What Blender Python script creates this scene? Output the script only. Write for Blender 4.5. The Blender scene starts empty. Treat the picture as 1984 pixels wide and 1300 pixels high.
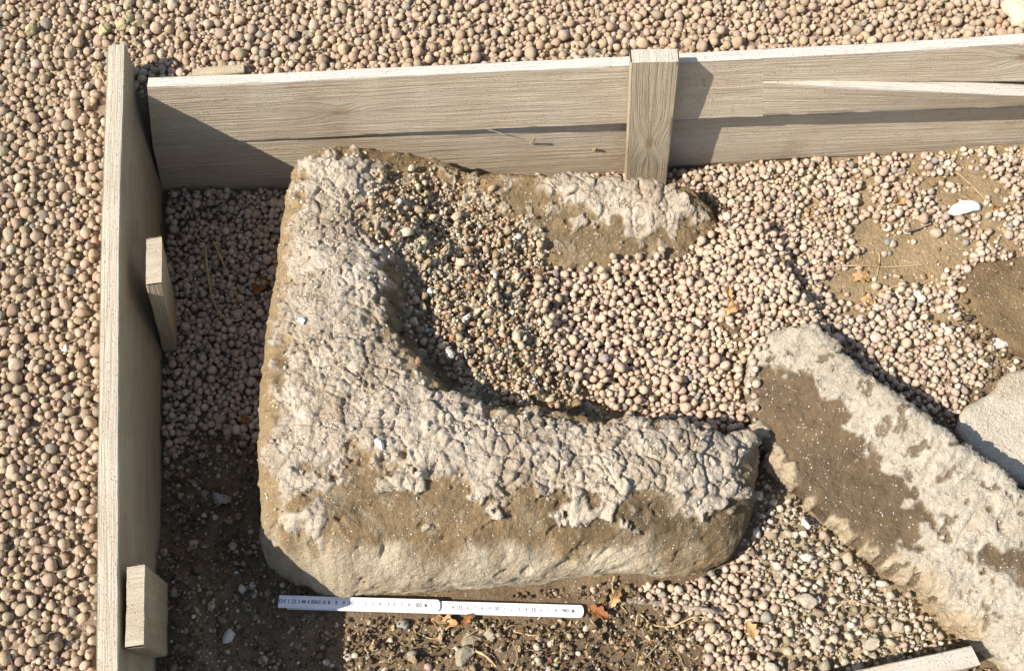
import bpy, math, random
import numpy as np
from mathutils import Vector, Matrix

random.seed(7)
scene = bpy.context.scene
COL = scene.collection

# ------------------------------------------------------------------ camera
IMG_W, IMG_H, FOCAL = 1984.0, 1300.0, 2100.0
CAM_H = 1.515
_down = np.array([88.0, -950.0, -FOCAL]); _down /= np.linalg.norm(_down)
_up = -_down
_v = np.array([0, 1, 0.0]); _v = _v - _up * (_v @ _up); _v /= np.linalg.norm(_v)
_r = np.cross(_v, _up)
_yaw = 0.03
CX_ = math.cos(_yaw) * _r + math.sin(_yaw) * _v
CY_ = -math.sin(_yaw) * _r + math.cos(_yaw) * _v
CAM_R = np.stack([CX_, CY_, _up])
CAM_C = np.array([0.0, 0.0, CAM_H])
cam_data = bpy.data.cameras.new('camera')
cam = bpy.data.objects.new('camera', cam_data)
COL.objects.link(cam)
cam_data.sensor_fit = 'HORIZONTAL'
cam_data.sensor_width = 36.0
cam_data.lens = 36.0 * FOCAL / IMG_W
cam_data.clip_start = 0.02
cam_data.clip_end = 300.0
m4 = Matrix([list(CAM_R[i]) + [CAM_C[i]] for i in range(3)] + [[0, 0, 0, 1]])
cam.matrix_world = m4
scene.camera = cam

# ------------------------------------------------------------------ light
LIGHT = np.array([1.0, 0.43, -1.18]); LIGHT /= np.linalg.norm(LIGHT)
world = bpy.data.worlds.new('World'); scene.world = world
world.use_nodes = True
wn = world.node_tree
for n in list(wn.nodes): wn.nodes.remove(n)
wo = wn.nodes.new('ShaderNodeOutputWorld'); wb = wn.nodes.new('ShaderNodeBackground')
sk = wn.nodes.new('ShaderNodeTexSky'); sk.sky_type = 'NISHITA'; sk.sun_disc = False
to_sun = -LIGHT
sk.sun_elevation = math.asin(to_sun[2])
sk.sun_rotation = math.atan2(to_sun[0], to_sun[1])
wb.inputs['Strength'].default_value = 0.098
wn.links.new(sk.outputs[0], wb.inputs[0]); wn.links.new(wb.outputs[0], wo.inputs[0])
sd = bpy.data.lights.new('sun', 'SUN'); sd.energy = 3.9; sd.angle = math.radians(0.5)
sd.color = (1.0, 0.945, 0.885)
so = bpy.data.objects.new('sun', sd); COL.objects.link(so)
so.rotation_mode = 'QUATERNION'
so.rotation_quaternion = Vector(LIGHT).to_track_quat('-Z', 'Y')
so.location = (-3, -1, 3)
scene.view_settings.view_transform = 'Standard'
scene.view_settings.look = 'None'
scene.view_settings.gamma = 1.0
scene.view_settings.exposure = 0.90
scene.render.engine = 'CYCLES'

# ------------------------------------------------------------------ measuring helpers
def ray(x, y):
    return CAM_R @ np.array([(x - IMG_W / 2) / FOCAL, -(y - IMG_H / 2) / FOCAL, -1.0])
def px(x, y, z=0.0):
    v = ray(x, y); return CAM_C + v * ((z - CAM_H) / v[2])
def onplane(x, y, P, n):
    v = ray(x, y); return CAM_C + v * (((P - CAM_C) @ n) / (v @ n))
def proj(p):
    c = (np.asarray(p) - CAM_C) @ CAM_R
    return IMG_W / 2 + FOCAL * c[..., 0] / -c[..., 2], IMG_H / 2 - FOCAL * c[..., 1] / -c[..., 2]
def pxs(pts, z=0.0):
    return np.array([px(p[0], p[1], p[2] if len(p) > 2 else z) for p in pts])

# ------------------------------------------------------------------ numeric helpers
_tabs = {}
def vnoise(x, y, seed=0):
    if seed not in _tabs: _tabs[seed] = np.random.RandomState(seed + 11).rand(256, 256)
    t = _tabs[seed]
    xi = np.floor(x).astype(int); yi = np.floor(y).astype(int)
    fx = x - xi; fy = y - yi
    fx = fx * fx * (3 - 2 * fx); fy = fy * fy * (3 - 2 * fy)
    a = t[xi & 255, yi & 255]; b = t[(xi + 1) & 255, yi & 255]
    c = t[xi & 255, (yi + 1) & 255]; d = t[(xi + 1) & 255, (yi + 1) & 255]
    return (a * (1 - fx) + b * fx) * (1 - fy) + (c * (1 - fx) + d * fx) * fy
def fbm(x, y, scale, octv=4, seed=0, gain=0.5):
    s = 0; a = 1.0; tot = 0
    for i in range(octv):
        s = s + a * vnoise(x * scale + 17.3 * i, y * scale - 9.1 * i, seed + i); tot += a
        a *= gain; scale *= 2.03
    return s / tot
def worley(x, y, cell, seed=0):
    rs = np.random.RandomState(seed + 5)
    tx = rs.rand(128, 128); ty = rs.rand(128, 128); tid = rs.rand(128, 128)
    gx = x / cell; gy = y / cell
    xi = np.floor(gx).astype(int); yi = np.floor(gy).astype(int)
    f1 = np.full(x.shape, 9.0); f2 = np.full(x.shape, 9.0); idd = np.zeros(x.shape)
    for dx in (-1, 0, 1):
        for dy in (-1, 0, 1):
            cx = xi + dx; cy = yi + dy
            px_ = cx + tx[cx & 127, cy & 127]; py_ = cy + ty[cx & 127, cy & 127]
            d = np.hypot(px_ - gx, py_ - gy)
            nearer = d < f1
            f2 = np.where(nearer, f1, np.minimum(f2, d))
            idd = np.where(nearer, tid[cx & 127, cy & 127], idd)
            f1 = np.where(nearer, d, f1)
    return f1, f2, idd
def sstep(a, b, x):
    t = np.clip((x - a) / (b - a), 0, 1); return t * t * (3 - 2 * t)
def smooth_closed(P, n=6):
    P = np.asarray(P); m = len(P); out = []
    for i in range(m):
        p0, p1, p2, p3 = P[(i - 1) % m], P[i], P[(i + 1) % m], P[(i + 2) % m]
        for k in range(n):
            t = k / n
            out.append(0.5 * ((2 * p1) + (-p0 + p2) * t + (2 * p0 - 5 * p1 + 4 * p2 - p3) * t * t + (-p0 + 3 * p1 - 3 * p2 + p3) * t ** 3))
    return np.array(out)
def smooth_open(P, n=8):
    P = np.asarray(P, float); m = len(P); out = []
    for i in range(m - 1):
        p0 = P[max(i - 1, 0)]; p1 = P[i]; p2 = P[i + 1]; p3 = P[min(i + 2, m - 1)]
        for k in range(n):
            t = k / n
            out.append(0.5 * ((2 * p1) + (-p0 + p2) * t + (2 * p0 - 5 * p1 + 4 * p2 - p3) * t * t + (-p0 + 3 * p1 - 3 * p2 + p3) * t ** 3))
    out.append(P[-1]); return np.array(out)
def sdf(X, Y, poly):
    """signed distance to a closed outline, positive inside"""
    shp = X.shape; x = X.ravel(); y = Y.ravel()
    A = poly[:, :2]; B = np.roll(A, -1, 0)
    best = np.full(x.size, 1e9); ins = np.zeros(x.size, bool)
    for (ax, ay), (bx, by) in zip(A, B):
        ex, ey = bx - ax, by - ay; L2 = ex * ex + ey * ey + 1e-18
        t = np.clip(((x - ax) * ex + (y - ay) * ey) / L2, 0, 1)
        d = (x - ax - t * ex) ** 2 + (y - ay - t * ey) ** 2
        best = np.minimum(best, d)
        c = ((ay > y) != (by > y)) & (x < ex * (y - ay) / (ey if ey != 0 else 1e-12) + ax)
        ins ^= c
    d = np.sqrt(best); return np.where(ins, d, -d).reshape(shp)
def tps(ctrl):
    """thin plate surface through (x, y, z) control points"""
    C = np.asarray(ctrl, float); n = len(C)
    def U(r2): return np.where(r2 > 1e-12, r2 * np.log(r2 + 1e-12), 0)
    d2 = (C[:, None, 0] - C[None, :, 0]) ** 2 + (C[:, None, 1] - C[None, :, 1]) ** 2
    K = U(d2) + np.eye(n) * 1e-4; P = np.c_[np.ones(n), C[:, :2]]
    M = np.block([[K, P], [P.T, np.zeros((3, 3))]])
    w = np.linalg.solve(M, np.r_[C[:, 2], 0, 0, 0])
    def f(x, y):
        z = w[n] + w[n + 1] * x + w[n + 2] * y
        for i in range(n): z = z + w[i] * U((x - C[i, 0]) ** 2 + (y - C[i, 1]) ** 2)
        return z
    return f
def srgb(r, g, b):
    f = lambda c: (c / 255 / 12.92) if c / 255 <= 0.04045 else ((c / 255 + 0.055) / 1.055) ** 2.4
    return np.array([f(r), f(g), f(b)])

# ------------------------------------------------------------------ mesh helpers
def mesh_np(name, verts, faces, mat=None, cols=None, parent=None, smooth=True, extra=None):
    """faces: (n,k) int array of one polygon size"""
    me = bpy.data.meshes.new(name)
    V = np.ascontiguousarray(verts, dtype=np.float32); Fa = np.ascontiguousarray(faces, dtype=np.int32)
    n, k = Fa.shape
    me.vertices.add(len(V)); me.vertices.foreach_set('co', V.ravel())
    me.loops.add(n * k); me.loops.foreach_set('vertex_index', Fa.ravel())
    me.polygons.add(n); me.polygons.foreach_set('loop_start', np.arange(0, n * k, k, dtype=np.int32))
    try: me.polygons.foreach_set('loop_total', np.full(n, k, dtype=np.int32))
    except Exception: pass
    me.update(calc_edges=True)
    if smooth: me.polygons.foreach_set('use_smooth', np.ones(n, bool))
    if cols is not None:
        at = me.attributes.new('Col', 'FLOAT_COLOR', 'POINT')
        c4 = np.c_[cols, np.ones(len(V))].astype(np.float32); at.data.foreach_set('color', c4.ravel())
    for nm, arr in (extra or {}).items():
        if arr.ndim == 1:
            at = me.attributes.new(nm, 'FLOAT', 'POINT'); at.data.foreach_set('value', arr.astype(np.float32))
        else:
            at = me.attributes.new(nm, 'FLOAT_VECTOR', 'POINT'); at.data.foreach_set('vector', arr.astype(np.float32).ravel())
    me.validate()
    ob = bpy.data.objects.new(name, me); COL.objects.link(ob)
    if mat: me.materials.append(mat)
    if parent is not None: ob.parent = parent
    return ob
def tag(o, label=None, cat=None, group=None, kind=None):
    if label: o['label'] = label
    if cat: o['category'] = cat
    if group: o['group'] = group
    if kind: o['kind'] = kind
    return o
def empty(name, loc):
    o = bpy.data.objects.new(name, None); COL.objects.link(o); o.location = loc; o.empty_display_size = 0.02
    return o
def adopt(child, parent):
    child.parent = parent; child.matrix_parent_inverse = Matrix.Translation(-Vector(parent.location))
    return child
def grid_faces(m, n, keep=None):
    idx = np.arange(m * n).reshape(m, n)
    f = np.stack([idx[:-1, :-1], idx[1:, :-1], idx[1:, 1:], idx[:-1, 1:]], -1).reshape(-1, 4)
    if keep is not None:
        k = keep.ravel(); f = f[k[f].all(1)]
        used = np.unique(f); remap = np.full(m * n, -1); remap[used] = np.arange(len(used))
        return remap[f], used
    return f, np.arange(m * n)
def icosphere(sub):
    t = (1 + 5 ** .5) / 2
    V = [(-1, t, 0), (1, t, 0), (-1, -t, 0), (1, -t, 0), (0, -1, t), (0, 1, t), (0, -1, -t), (0, 1, -t), (t, 0, -1), (t, 0, 1), (-t, 0, -1), (-t, 0, 1)]
    V = [np.array(v) / np.linalg.norm(v) for v in V]
    F = [(0, 11, 5), (0, 5, 1), (0, 1, 7), (0, 7, 10), (0, 10, 11), (1, 5, 9), (5, 11, 4), (11, 10, 2), (10, 7, 6), (7, 1, 8), (3, 9, 4), (3, 4, 2), (3, 2, 6), (3, 6, 8), (3, 8, 9), (4, 9, 5), (2, 4, 11), (6, 2, 10), (8, 6, 7), (9, 8, 1)]
    for _ in range(sub):
        cache = {}; F2 = []
        def mid(a, b):
            k = (min(a, b), max(a, b))
            if k not in cache:
                p = V[a] + V[b]; V.append(p / np.linalg.norm(p)); cache[k] = len(V) - 1
            return cache[k]
        for a, b, c in F:
            ab, bc, ca = mid(a, b), mid(b, c), mid(c, a)
            F2 += [(a, ab, ca), (b, bc, ab), (c, ca, bc), (ab, bc, ca)]
        F = F2
    return np.array(V), np.array(F)
ICO0, ICO1, ICO2 = icosphere(0), icosphere(1), icosphere(2)
def lumpy(base, seed, amp, rough=0.0, flat=1.0):
    rs = np.random.RandomState(seed); V = base.copy(); d = np.zeros(len(V))
    for _ in range(5):
        k = rs.normal(size=3) * 1.5; d += np.sin(V @ k + rs.rand() * 6.28)
    V = V * (1 + amp * d / 2.5)[:, None]
    if rough: V *= (1 + rough * rs.normal(size=len(V)))[:, None]
    V *= np.array([1 + rs.uniform(-.12, .2), 1 + rs.uniform(-.12, .12), flat * (1 + rs.uniform(-.12, .05))])
    return V
def rand_rot(rs, n):
    q = rs.normal(size=(n, 4)); q /= np.linalg.norm(q, axis=1)[:, None]
    w, x, y, z = q.T
    return np.stack([np.stack([1 - 2 * (y * y + z * z), 2 * (x * y - z * w), 2 * (x * z + y * w)], -1),
                     np.stack([2 * (x * y + z * w), 1 - 2 * (x * x + z * z), 2 * (y * z - x * w)], -1),
                     np.stack([2 * (x * z - y * w), 2 * (y * z + x * w), 1 - 2 * (x * x + y * y)], -1)], 1)

# ------------------------------------------------------------------ materials
def newmat(name):
    m = bpy.data.materials.new(name); m.use_nodes = True
    nt = m.node_tree; b = nt.nodes['Principled BSDF']; b.inputs['Roughness'].default_value = 0.9
    b.inputs['Specular IOR Level'].default_value = 0.15
    return m, nt, b
def N(nt, t, **kw):
    n = nt.nodes.new(t)
    for k, v in kw.items():
        if hasattr(n, k) and k not in n.inputs: setattr(n, k, v)
        else: n.inputs[k].default_value = v
    return n
def math_n(nt, op, a, b=None, c=None):
    n = nt.nodes.new('ShaderNodeMath'); n.operation = op
    for i, v in enumerate((a, b, c)):
        if v is None: continue
        if isinstance(v, (int, float)): n.inputs[i].default_value = v
        else: nt.links.new(v, n.inputs[i])
    return n.outputs[0]
def mixc(nt, fac, a, b, blend='MIX'):
    n = nt.nodes.new('ShaderNodeMix'); n.data_type = 'RGBA'; n.blend_type = blend
    for s, v in ((0, fac), (6, a), (7, b)):
        if isinstance(v, (int, float)): n.inputs[s].default_value = v
        elif isinstance(v, (tuple, list, np.ndarray)): n.inputs[s].default_value = (*[float(q) for q in v][:3], 1)
        else: nt.links.new(v, n.inputs[s])
    return n.outputs[2]
def ramp(nt, fac, p0, p1, v0=0.0, v1=1.0):
    n = nt.nodes.new('ShaderNodeMapRange'); n.interpolation_type = 'SMOOTHSTEP'
    nt.links.new(fac, n.inputs[0])
    for i, v in enumerate((p0, p1, v0, v1)): n.inputs[i + 1].default_value = v
    return n.outputs[0]
def noise_n(nt, scale, detail=4, vec=None, rough=0.6):
    n = nt.nodes.new('ShaderNodeTexNoise'); n.inputs['Scale'].default_value = scale
    n.inputs['Detail'].default_value = detail; n.inputs['Roughness'].default_value = rough
    if vec is not None: nt.links.new(vec, n.inputs['Vector'])
    return n.outputs[0]
def vor_n(nt, scale, vec=None, feature='F1', out=0):
    n = nt.nodes.new('ShaderNodeTexVoronoi'); n.feature = feature; n.inputs['Scale'].default_value = scale
    if vec is not None: nt.links.new(vec, n.inputs['Vector'])
    return n.outputs[out]
def geo_pos(nt): return nt.nodes.new('ShaderNodeNewGeometry').outputs['Position']
def obj_co(nt): return nt.nodes.new('ShaderNodeTexCoord').outputs['Object']
def bump(nt, b, h, dist, strength=1.0, prev=None):
    n = nt.nodes.new('ShaderNodeBump'); n.inputs['Strength'].default_value = strength; n.inputs['Distance'].default_value = dist
    nt.links.new(h, n.inputs['Height'])
    if prev is not None: nt.links.new(prev, n.inputs['Normal'])
    nt.links.new(n.outputs[0], b.inputs['Normal']); return n.outputs[0]

def mat_granular(name, source, var=0.35, speck=0.0, bump_d=0.0015, fine=900, mid=220, pits=False, rough=0.92, crackle=0.0):
    """colour from attribute or object colour, broken up by grain and specks, with fine relief"""
    m, nt, b = newmat(name); P = geo_pos(nt)
    if source == 'attr': c = N(nt, 'ShaderNodeAttribute', attribute_name='Col').outputs['Color']
    else: c = nt.nodes.new('ShaderNodeObjectInfo').outputs['Color']
    n1 = noise_n(nt, mid, 4, P); n2 = noise_n(nt, fine, 2, P)
    f = math_n(nt, 'MULTIPLY_ADD', math_n(nt, 'ADD', n1, n2), var * 1.4, 1 - var * 1.4)
    cc = nt.nodes.new('ShaderNodeVectorMath'); cc.operation = 'SCALE'
    nt.links.new(c, cc.inputs[0]); nt.links.new(f, cc.inputs['Scale'])
    col = cc.outputs[0]
    ck = None
    if crackle:
        wv = nt.nodes.new('ShaderNodeTexNoise'); wv.inputs['Scale'].default_value = 60; wv.inputs['Detail'].default_value = 4; nt.links.new(P, wv.inputs['Vector'])
        ad = nt.nodes.new('ShaderNodeVectorMath'); ad.operation = 'MULTIPLY_ADD'; nt.links.new(wv.outputs['Color'], ad.inputs[0]); ad.inputs[1].default_value = (.034, .034, .034); nt.links.new(P, ad.inputs[2])
        d1 = vor_n(nt, 64, ad.outputs[0], 'DISTANCE_TO_EDGE')
        gate = ramp(nt, wv.outputs[0], .50, .66)
        at = N(nt, 'ShaderNodeAttribute', attribute_name='crust').outputs['Fac']
        ck = math_n(nt, 'MULTIPLY', math_n(nt, 'MULTIPLY', ramp(nt, d1, .10, .0), gate), math_n(nt, 'MULTIPLY_ADD', at, .6, .4))
        col = mixc(nt, math_n(nt, 'MULTIPLY', ck, .38), col, (0.13, 0.10, 0.068))
    if speck:
        v = vor_n(nt, 640, P); rnd = vor_n(nt, 640, P, out=1)
        sep = nt.nodes.new('ShaderNodeSeparateColor'); nt.links.new(rnd, sep.inputs[0])
        pick = math_n(nt, 'MULTIPLY', math_n(nt, 'GREATER_THAN', sep.outputs[0], 1 - speck), ramp(nt, math_n(nt, 'ADD', v, sep.outputs[1]), 0.75, 0.45))
        col = mixc(nt, pick, col, (0.80, 0.77, 0.70))
        dark = math_n(nt, 'MULTIPLY', math_n(nt, 'LESS_THAN', sep.outputs[0], speck * 0.7), ramp(nt, v, 0.5, 0.3))
        col = mixc(nt, math_n(nt, 'MULTIPLY', dark, 0.6), col, (0.05, 0.04, 0.03))
        r = math_n(nt, 'MULTIPLY_ADD', pick, -0.5, rough); nt.links.new(r, b.inputs['Roughness'])
    nt.links.new(col, b.inputs['Base Color'])
    h = math_n(nt, 'ADD', n1, math_n(nt, 'MULTIPLY', n2, 0.45))
    if ck is not None: h = math_n(nt, 'MULTIPLY_ADD', ck, -crackle, h)
    if pits:
        pv = ramp(nt, vor_n(nt, 330, P), 0.12, 0.34)
        h = math_n(nt, 'ADD', h, math_n(nt, 'MULTIPLY', pv, 0.5))
    bump(nt, b, h, bump_d)
    return m

M_PEB = mat_granular('clay_pebble_surface', 'attr', 0.30, 0.0, 0.0011, 1100, 300, pits=True)
M_PEBO = mat_granular('single_clay_pebble_surface', 'obj', 0.30, 0.0, 0.0011, 1100, 300, pits=True)
M_STONE = mat_granular('gritty_sandstone', 'attr', 0.36, 0.07, 0.0042, 700, 190, crackle=0.7)
M_CRUMB = mat_granular('mortar_crumbs', 'attr', 0.42, 0.08, 0.0030, 900, 260)
M_SOIL = mat_granular('soil', 'attr', 0.48, 0.03, 0.0045, 700, 160)
M_LUMP = mat_granular('pale_lump', 'obj', 0.25, 0.04, 0.002, 800, 200)

def mat_wood(name, base, dark, bumpd=0.0012, dust=0.0):
    m, nt, b = newmat(name)
    a = N(nt, 'ShaderNodeAttribute', attribute_name='wc').outputs['Vector']
    mp = N(nt, 'ShaderNodeMapping'); nt.links.new(a, mp.inputs['Vector']); mp.inputs['Scale'].default_value = (5, 170, 170)
    mp2 = N(nt, 'ShaderNodeMapping'); nt.links.new(a, mp2.inputs['Vector']); mp2.inputs['Scale'].default_value = (14, 520, 520)
    mp3 = N(nt, 'ShaderNodeMapping'); nt.links.new(a, mp3.inputs['Vector']); mp3.inputs['Scale'].default_value = (1.2, 26, 26)
    g1 = noise_n(nt, 1.0, 3, mp.outputs[0]); g2 = noise_n(nt, 1.0, 2, mp2.outputs[0]); g3 = noise_n(nt, 1.0, 3, mp3.outputs[0])
    P = geo_pos(nt); sp = noise_n(nt, 420, 3, P); blot = noise_n(nt, 14, 5, P)
    f = math_n(nt, 'ADD', math_n(nt, 'MULTIPLY', ramp(nt, g1, 0.3, 0.7), 0.34), math_n(nt, 'MULTIPLY', ramp(nt, g2, 0.3, 0.72), 0.40))
    f = math_n(nt, 'ADD', f, math_n(nt, 'MULTIPLY', ramp(nt, g3, 0.25, 0.75), 0.26))
    col = mixc(nt, f, dark, base)
    col = mixc(nt, math_n(nt, 'MULTIPLY', ramp(nt, blot, 0.35, 0.75), 0.35), col, np.array(base) * np.array([1.05, 1.12, 1.18]))
    big = noise_n(nt, 5.5, 6, P, .65)
    col = mixc(nt, math_n(nt, 'MULTIPLY', ramp(nt, big, 0.52, 0.70), 0.40), col, np.array(dark) * np.array([0.72, 0.68, 0.62]))
    kn = N(nt, 'ShaderNodeAttribute', attribute_name='knot').outputs['Fac']
    col = mixc(nt, math_n(nt, 'MULTIPLY', kn, 0.55), col, np.array(dark) * np.array([0.8, 0.65, 0.55]))
    st = N(nt, 'ShaderNodeAttribute', attribute_name='stain').outputs['Fac']
    col = mixc(nt, math_n(nt, 'MULTIPLY', st, math_n(nt, 'MULTIPLY_ADD', g1, 0.5, 0.5)), col, (0.045, 0.030, 0.020))
    dirt = ramp(nt, sp, 0.62, 0.74)
    col = mixc(nt, math_n(nt, 'MULTIPLY', dirt, 0.45), col, (0.30, 0.24, 0.17))
    bl = N(nt, 'ShaderNodeAttribute', attribute_name='bleach').outputs['Fac']
    col = mixc(nt, math_n(nt, 'MULTIPLY', bl, math_n(nt, 'MULTIPLY_ADD', g2, 0.6, 0.45)), col, (0.58, 0.54, 0.47))
    nt.links.new(col, b.inputs['Base Color'])
    h = math_n(nt, 'ADD', g1, math_n(nt, 'MULTIPLY', g2, 0.5))
    h = math_n(nt, 'ADD', h, math_n(nt, 'MULTIPLY', dirt, 0.7))
    h = math_n(nt, 'ADD', h, math_n(nt, 'MULTIPLY', noise_n(nt, 480, 3, P), 0.45))
    bump(nt, b, h, bumpd)
    return m
M_WOOD = mat_wood('weathered_softwood', srgb(199, 183, 157), srgb(172, 153, 127), 0.0028)
M_WOOD2 = mat_wood('grey_softwood', srgb(191, 175, 146), srgb(157, 139, 112), 0.0026)

def mat_plain(name, c1, c2, scale, rough=0.8, bumpd=0.0005, thin=0.0):
    m, nt, b = newmat(name); P = geo_pos(nt); n = noise_n(nt, scale, 4, P)
    nt.links.new(mixc(nt, ramp(nt, n, 0.3, 0.7), c1, c2), b.inputs['Base Color']); b.inputs['Roughness'].default_value = rough
    bump(nt, b, n, bumpd); return m
M_STRAW = mat_plain('dry_straw', srgb(205, 185, 140), srgb(160, 130, 88), 120)
M_TWIG = mat_plain('grey_twig', srgb(170, 155, 138), srgb(120, 105, 90), 260, 0.9, 0.002)
M_LEAF_O = mat_plain('orange_dead_leaf', srgb(160, 108, 62), srgb(118, 76, 46), 90, 0.65)
M_LEAF_T = mat_plain('tan_dead_leaf', srgb(196, 164, 116), srgb(154, 114, 72), 90, 0.65)
M_LEAF_B = mat_plain('brown_dead_leaf', srgb(120, 76, 48), srgb(86, 55, 38), 90, 0.7)
M_RULER = mat_plain('white_ruler_paint', (0.80, 0.80, 0.80), (0.74, 0.74, 0.75), 60, 0.35, 0.0001)
M_INK = mat_plain('ruler_ink', (0.10, 0.10, 0.11), (0.16, 0.16, 0.17), 700, 0.6, 0.0001)
M_RIVET = mat_plain('steel_rivet', (0.25, 0.24, 0.23), (0.15, 0.14, 0.13), 300, 0.4, 0.0001)
M_RIVET.node_tree.nodes['Principled BSDF'].inputs['Metallic'].default_value = 0.8

# ------------------------------------------------------------------ the two wooden walls: geometry lines
_T0 = px(700, 357, 0.0)
F_N = np.array([0.004, -1.0, 0.02]); F_N /= np.linalg.norm(F_N)      # faces the enclosure
def fence_pt(x, y, out=0.0):
    return onplane(x, y, _T0 + F_N * out, F_N)
LB_TOP = np.array([px(244, 62, .282), px(243, 85, .280), px(233, 430, .272), px(230, 870, .262), px(230, 1300, .252), px(236, 1480, .250)])
def _lb_foot(p): return np.array([np.interp(-p[1], [-1.10, -.859, -.517, -.226, 0.1], [-.641, -.611, -.568, -.530, -.487]), p[1], 0.0])
LB_BOT = np.array([_lb_foot(p) for p in LB_TOP])

# ------------------------------------------------------------------ ground heights
GX0, GX1, GY0, GY1, GRES = -1.15, 1.30, -0.10, 1.80, 0.0025
gx = np.arange(GX0, GX1, GRES); gy = np.arange(GY0, GY1, GRES)
HX, HY = np.meshgrid(gx, gy, indexing='ij')
ctrl = [(420, 600, -.004), (420, 420, -.004), (420, 900, .004), (420, 1200, .03), (338, 1150, .075), (338, 1260, .085), (345, 1060, .03), (600, 1230, .004), (900, 1230, .002), (1150, 1180, .004), (1250, 1250, .0),
        (1450, 1200, .004), (1600, 1050, .022), (1700, 1230, .006), (1560, 900, .02), (1350, 330, .016), (1250, 345, .010), (600, 380, -.004), (1560, 330, .024), (1750, 330, .032), (1950, 260, .046),
        (1500, 560, .045), (1650, 480, .040), (1700, 700, .040), (1800, 600, .038), (1950, 400, .045), (1930, 600, .040), (1900, 780, .035), (1800, 820, .032), (2050, 900, .03), (1000, 600, .0),
        (2150, 500, .04), (2150, 1200, .01), (1000, 1450, .0), (300, 1450, .01)]
g_in = tps([(*px(a, b, z)[:2], z) for a, b, z in ctrl])
def ground_inner(x, y):
    z = np.clip(g_in(x, y), -0.02, 0.06)
    return z + 0.010 * (fbm(x, y, 9, 4, 3) - .5) + 0.005 * (fbm(x, y, 45, 3, 8) - .5)
def board_x(y):      # inner foot line of the left board
    p0, p1 = LB_BOT[1], LB_BOT[4]; return p0[0] + (y - p0[1]) * (p1[0] - p0[0]) / (p1[1] - p0[1])
def fence_y(x):      # foot line of the north wall
    p0, p1 = fence_pt(500, 366), fence_pt(1500, 300); return p0[1] + (x - p0[0]) * (p1[1] - p0[1]) / (p1[0] - p0[0])
OUT_Z = 0.205
def ground_z(x, y):
    zi = ground_inner(x, y)
    zo = OUT_Z + 0.016 * (fbm(x, y, 5, 3, 21) - .5)
    west = (board_x(y) - 0.004 - x); north = y - (fence_y(x) + 0.030)
    o = np.maximum(west, north)
    return np.where(o > 0, zo, zi), o
HEAP = smooth_closed(pxs([(1330, 470), (1390, 425), (1470, 425), (1515, 480), (1545, 560), (1600, 640), (1600, 700), (1480, 700), (1400, 640), (1300, 560)], .06), 4)
_cg = np.arange(GX0, GX1, 0.005); _cy = np.arange(GY0, GY1, 0.005)

# ------------------------------------------------------------------ stones
class Stone: pass
def build_stone(name, outline, top_fn, R, depth, res, disp_fn, col_fn, mat, undercut=0.15, zmin=-0.02, bulge=0.0):
    poly = smooth_closed(pxs(outline), 6)[:, :2]
    m = R * .6 + depth
    x0, y0 = poly.min(0) - m; x1, y1 = poly.max(0) + m
    U, V = np.meshgrid(np.arange(x0, x1, res), np.arange(y0, y1, res), indexing='ij')
    cs = 4
    s_c = sdf(U[::cs, ::cs], V[::cs, ::cs], poly)          # coarse then interpolated
    iu = np.arange(U.shape[0]) / cs; iv = np.arange(U.shape[1]) / cs
    a0 = np.clip(iu.astype(int), 0, s_c.shape[0] - 2); b0 = np.clip(iv.astype(int), 0, s_c.shape[1] - 2)
    fu = (iu - a0)[:, None]; fv = (iv - b0)[None, :]
    s = (s_c[np.ix_(a0, b0)] * (1 - fu) + s_c[np.ix_(a0 + 1, b0)] * fu) * (1 - fv) + (s_c[np.ix_(a0, b0 + 1)] * (1 - fu) + s_c[np.ix_(a0 + 1, b0 + 1)] * fu) * fv
    gu, gv = np.gradient(s, res); gl = np.hypot(gu, gv) + 1e-9; gu /= gl; gv /= gl
    w = 0.006 * (fbm(U, V, 14, 4, 40) - .5) + 0.004 * (fbm(U, V, 50, 3, 44) - .5)
    s2 = s + w
    a = np.clip(R - s2, 0, None); phi = np.clip(a / R, 0, math.pi / 2)
    extra = np.clip(a - R * math.pi / 2, 0, None)
    inset = R - R * np.sin(phi) + undercut * extra
    drop = R * (1 - np.cos(phi)) + extra
    shift = np.where(a > 0, inset - s2, 0)
    X = U + gu * shift; Y = V + gv * shift
    Z = top_fn(X, Y) - drop
    P = np.stack([X, Y, Z], -1)
    tu = np.gradient(P, axis=0); tv = np.gradient(P, axis=1)
    n = np.cross(tu, tv); n /= np.linalg.norm(n, axis=-1)[..., None] + 1e-12
    side = np.clip(extra / 0.02, 0, 1)
    d, masks = disp_fn(U, V, X, Y, s2, side)
    P = P + n * d[..., None]
    keep = P[..., 2] > zmin
    keep &= extra < depth
    f, used = grid_faces(*U.shape, keep=keep)
    cols = col_fn(U, V, X, Y, s2, side, masks).reshape(-1, 3)[used]
    cz = masks[0].reshape(-1)[used] if len(masks) else np.zeros(len(used))
    ob = mesh_np(name, P.reshape(-1, 3)[used], f, mat, cols, extra={'crust': cz})
    st = Stone(); st.ob = ob; st.poly = poly; st.P = P.reshape(-1, 3)[used]
    return st
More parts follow.
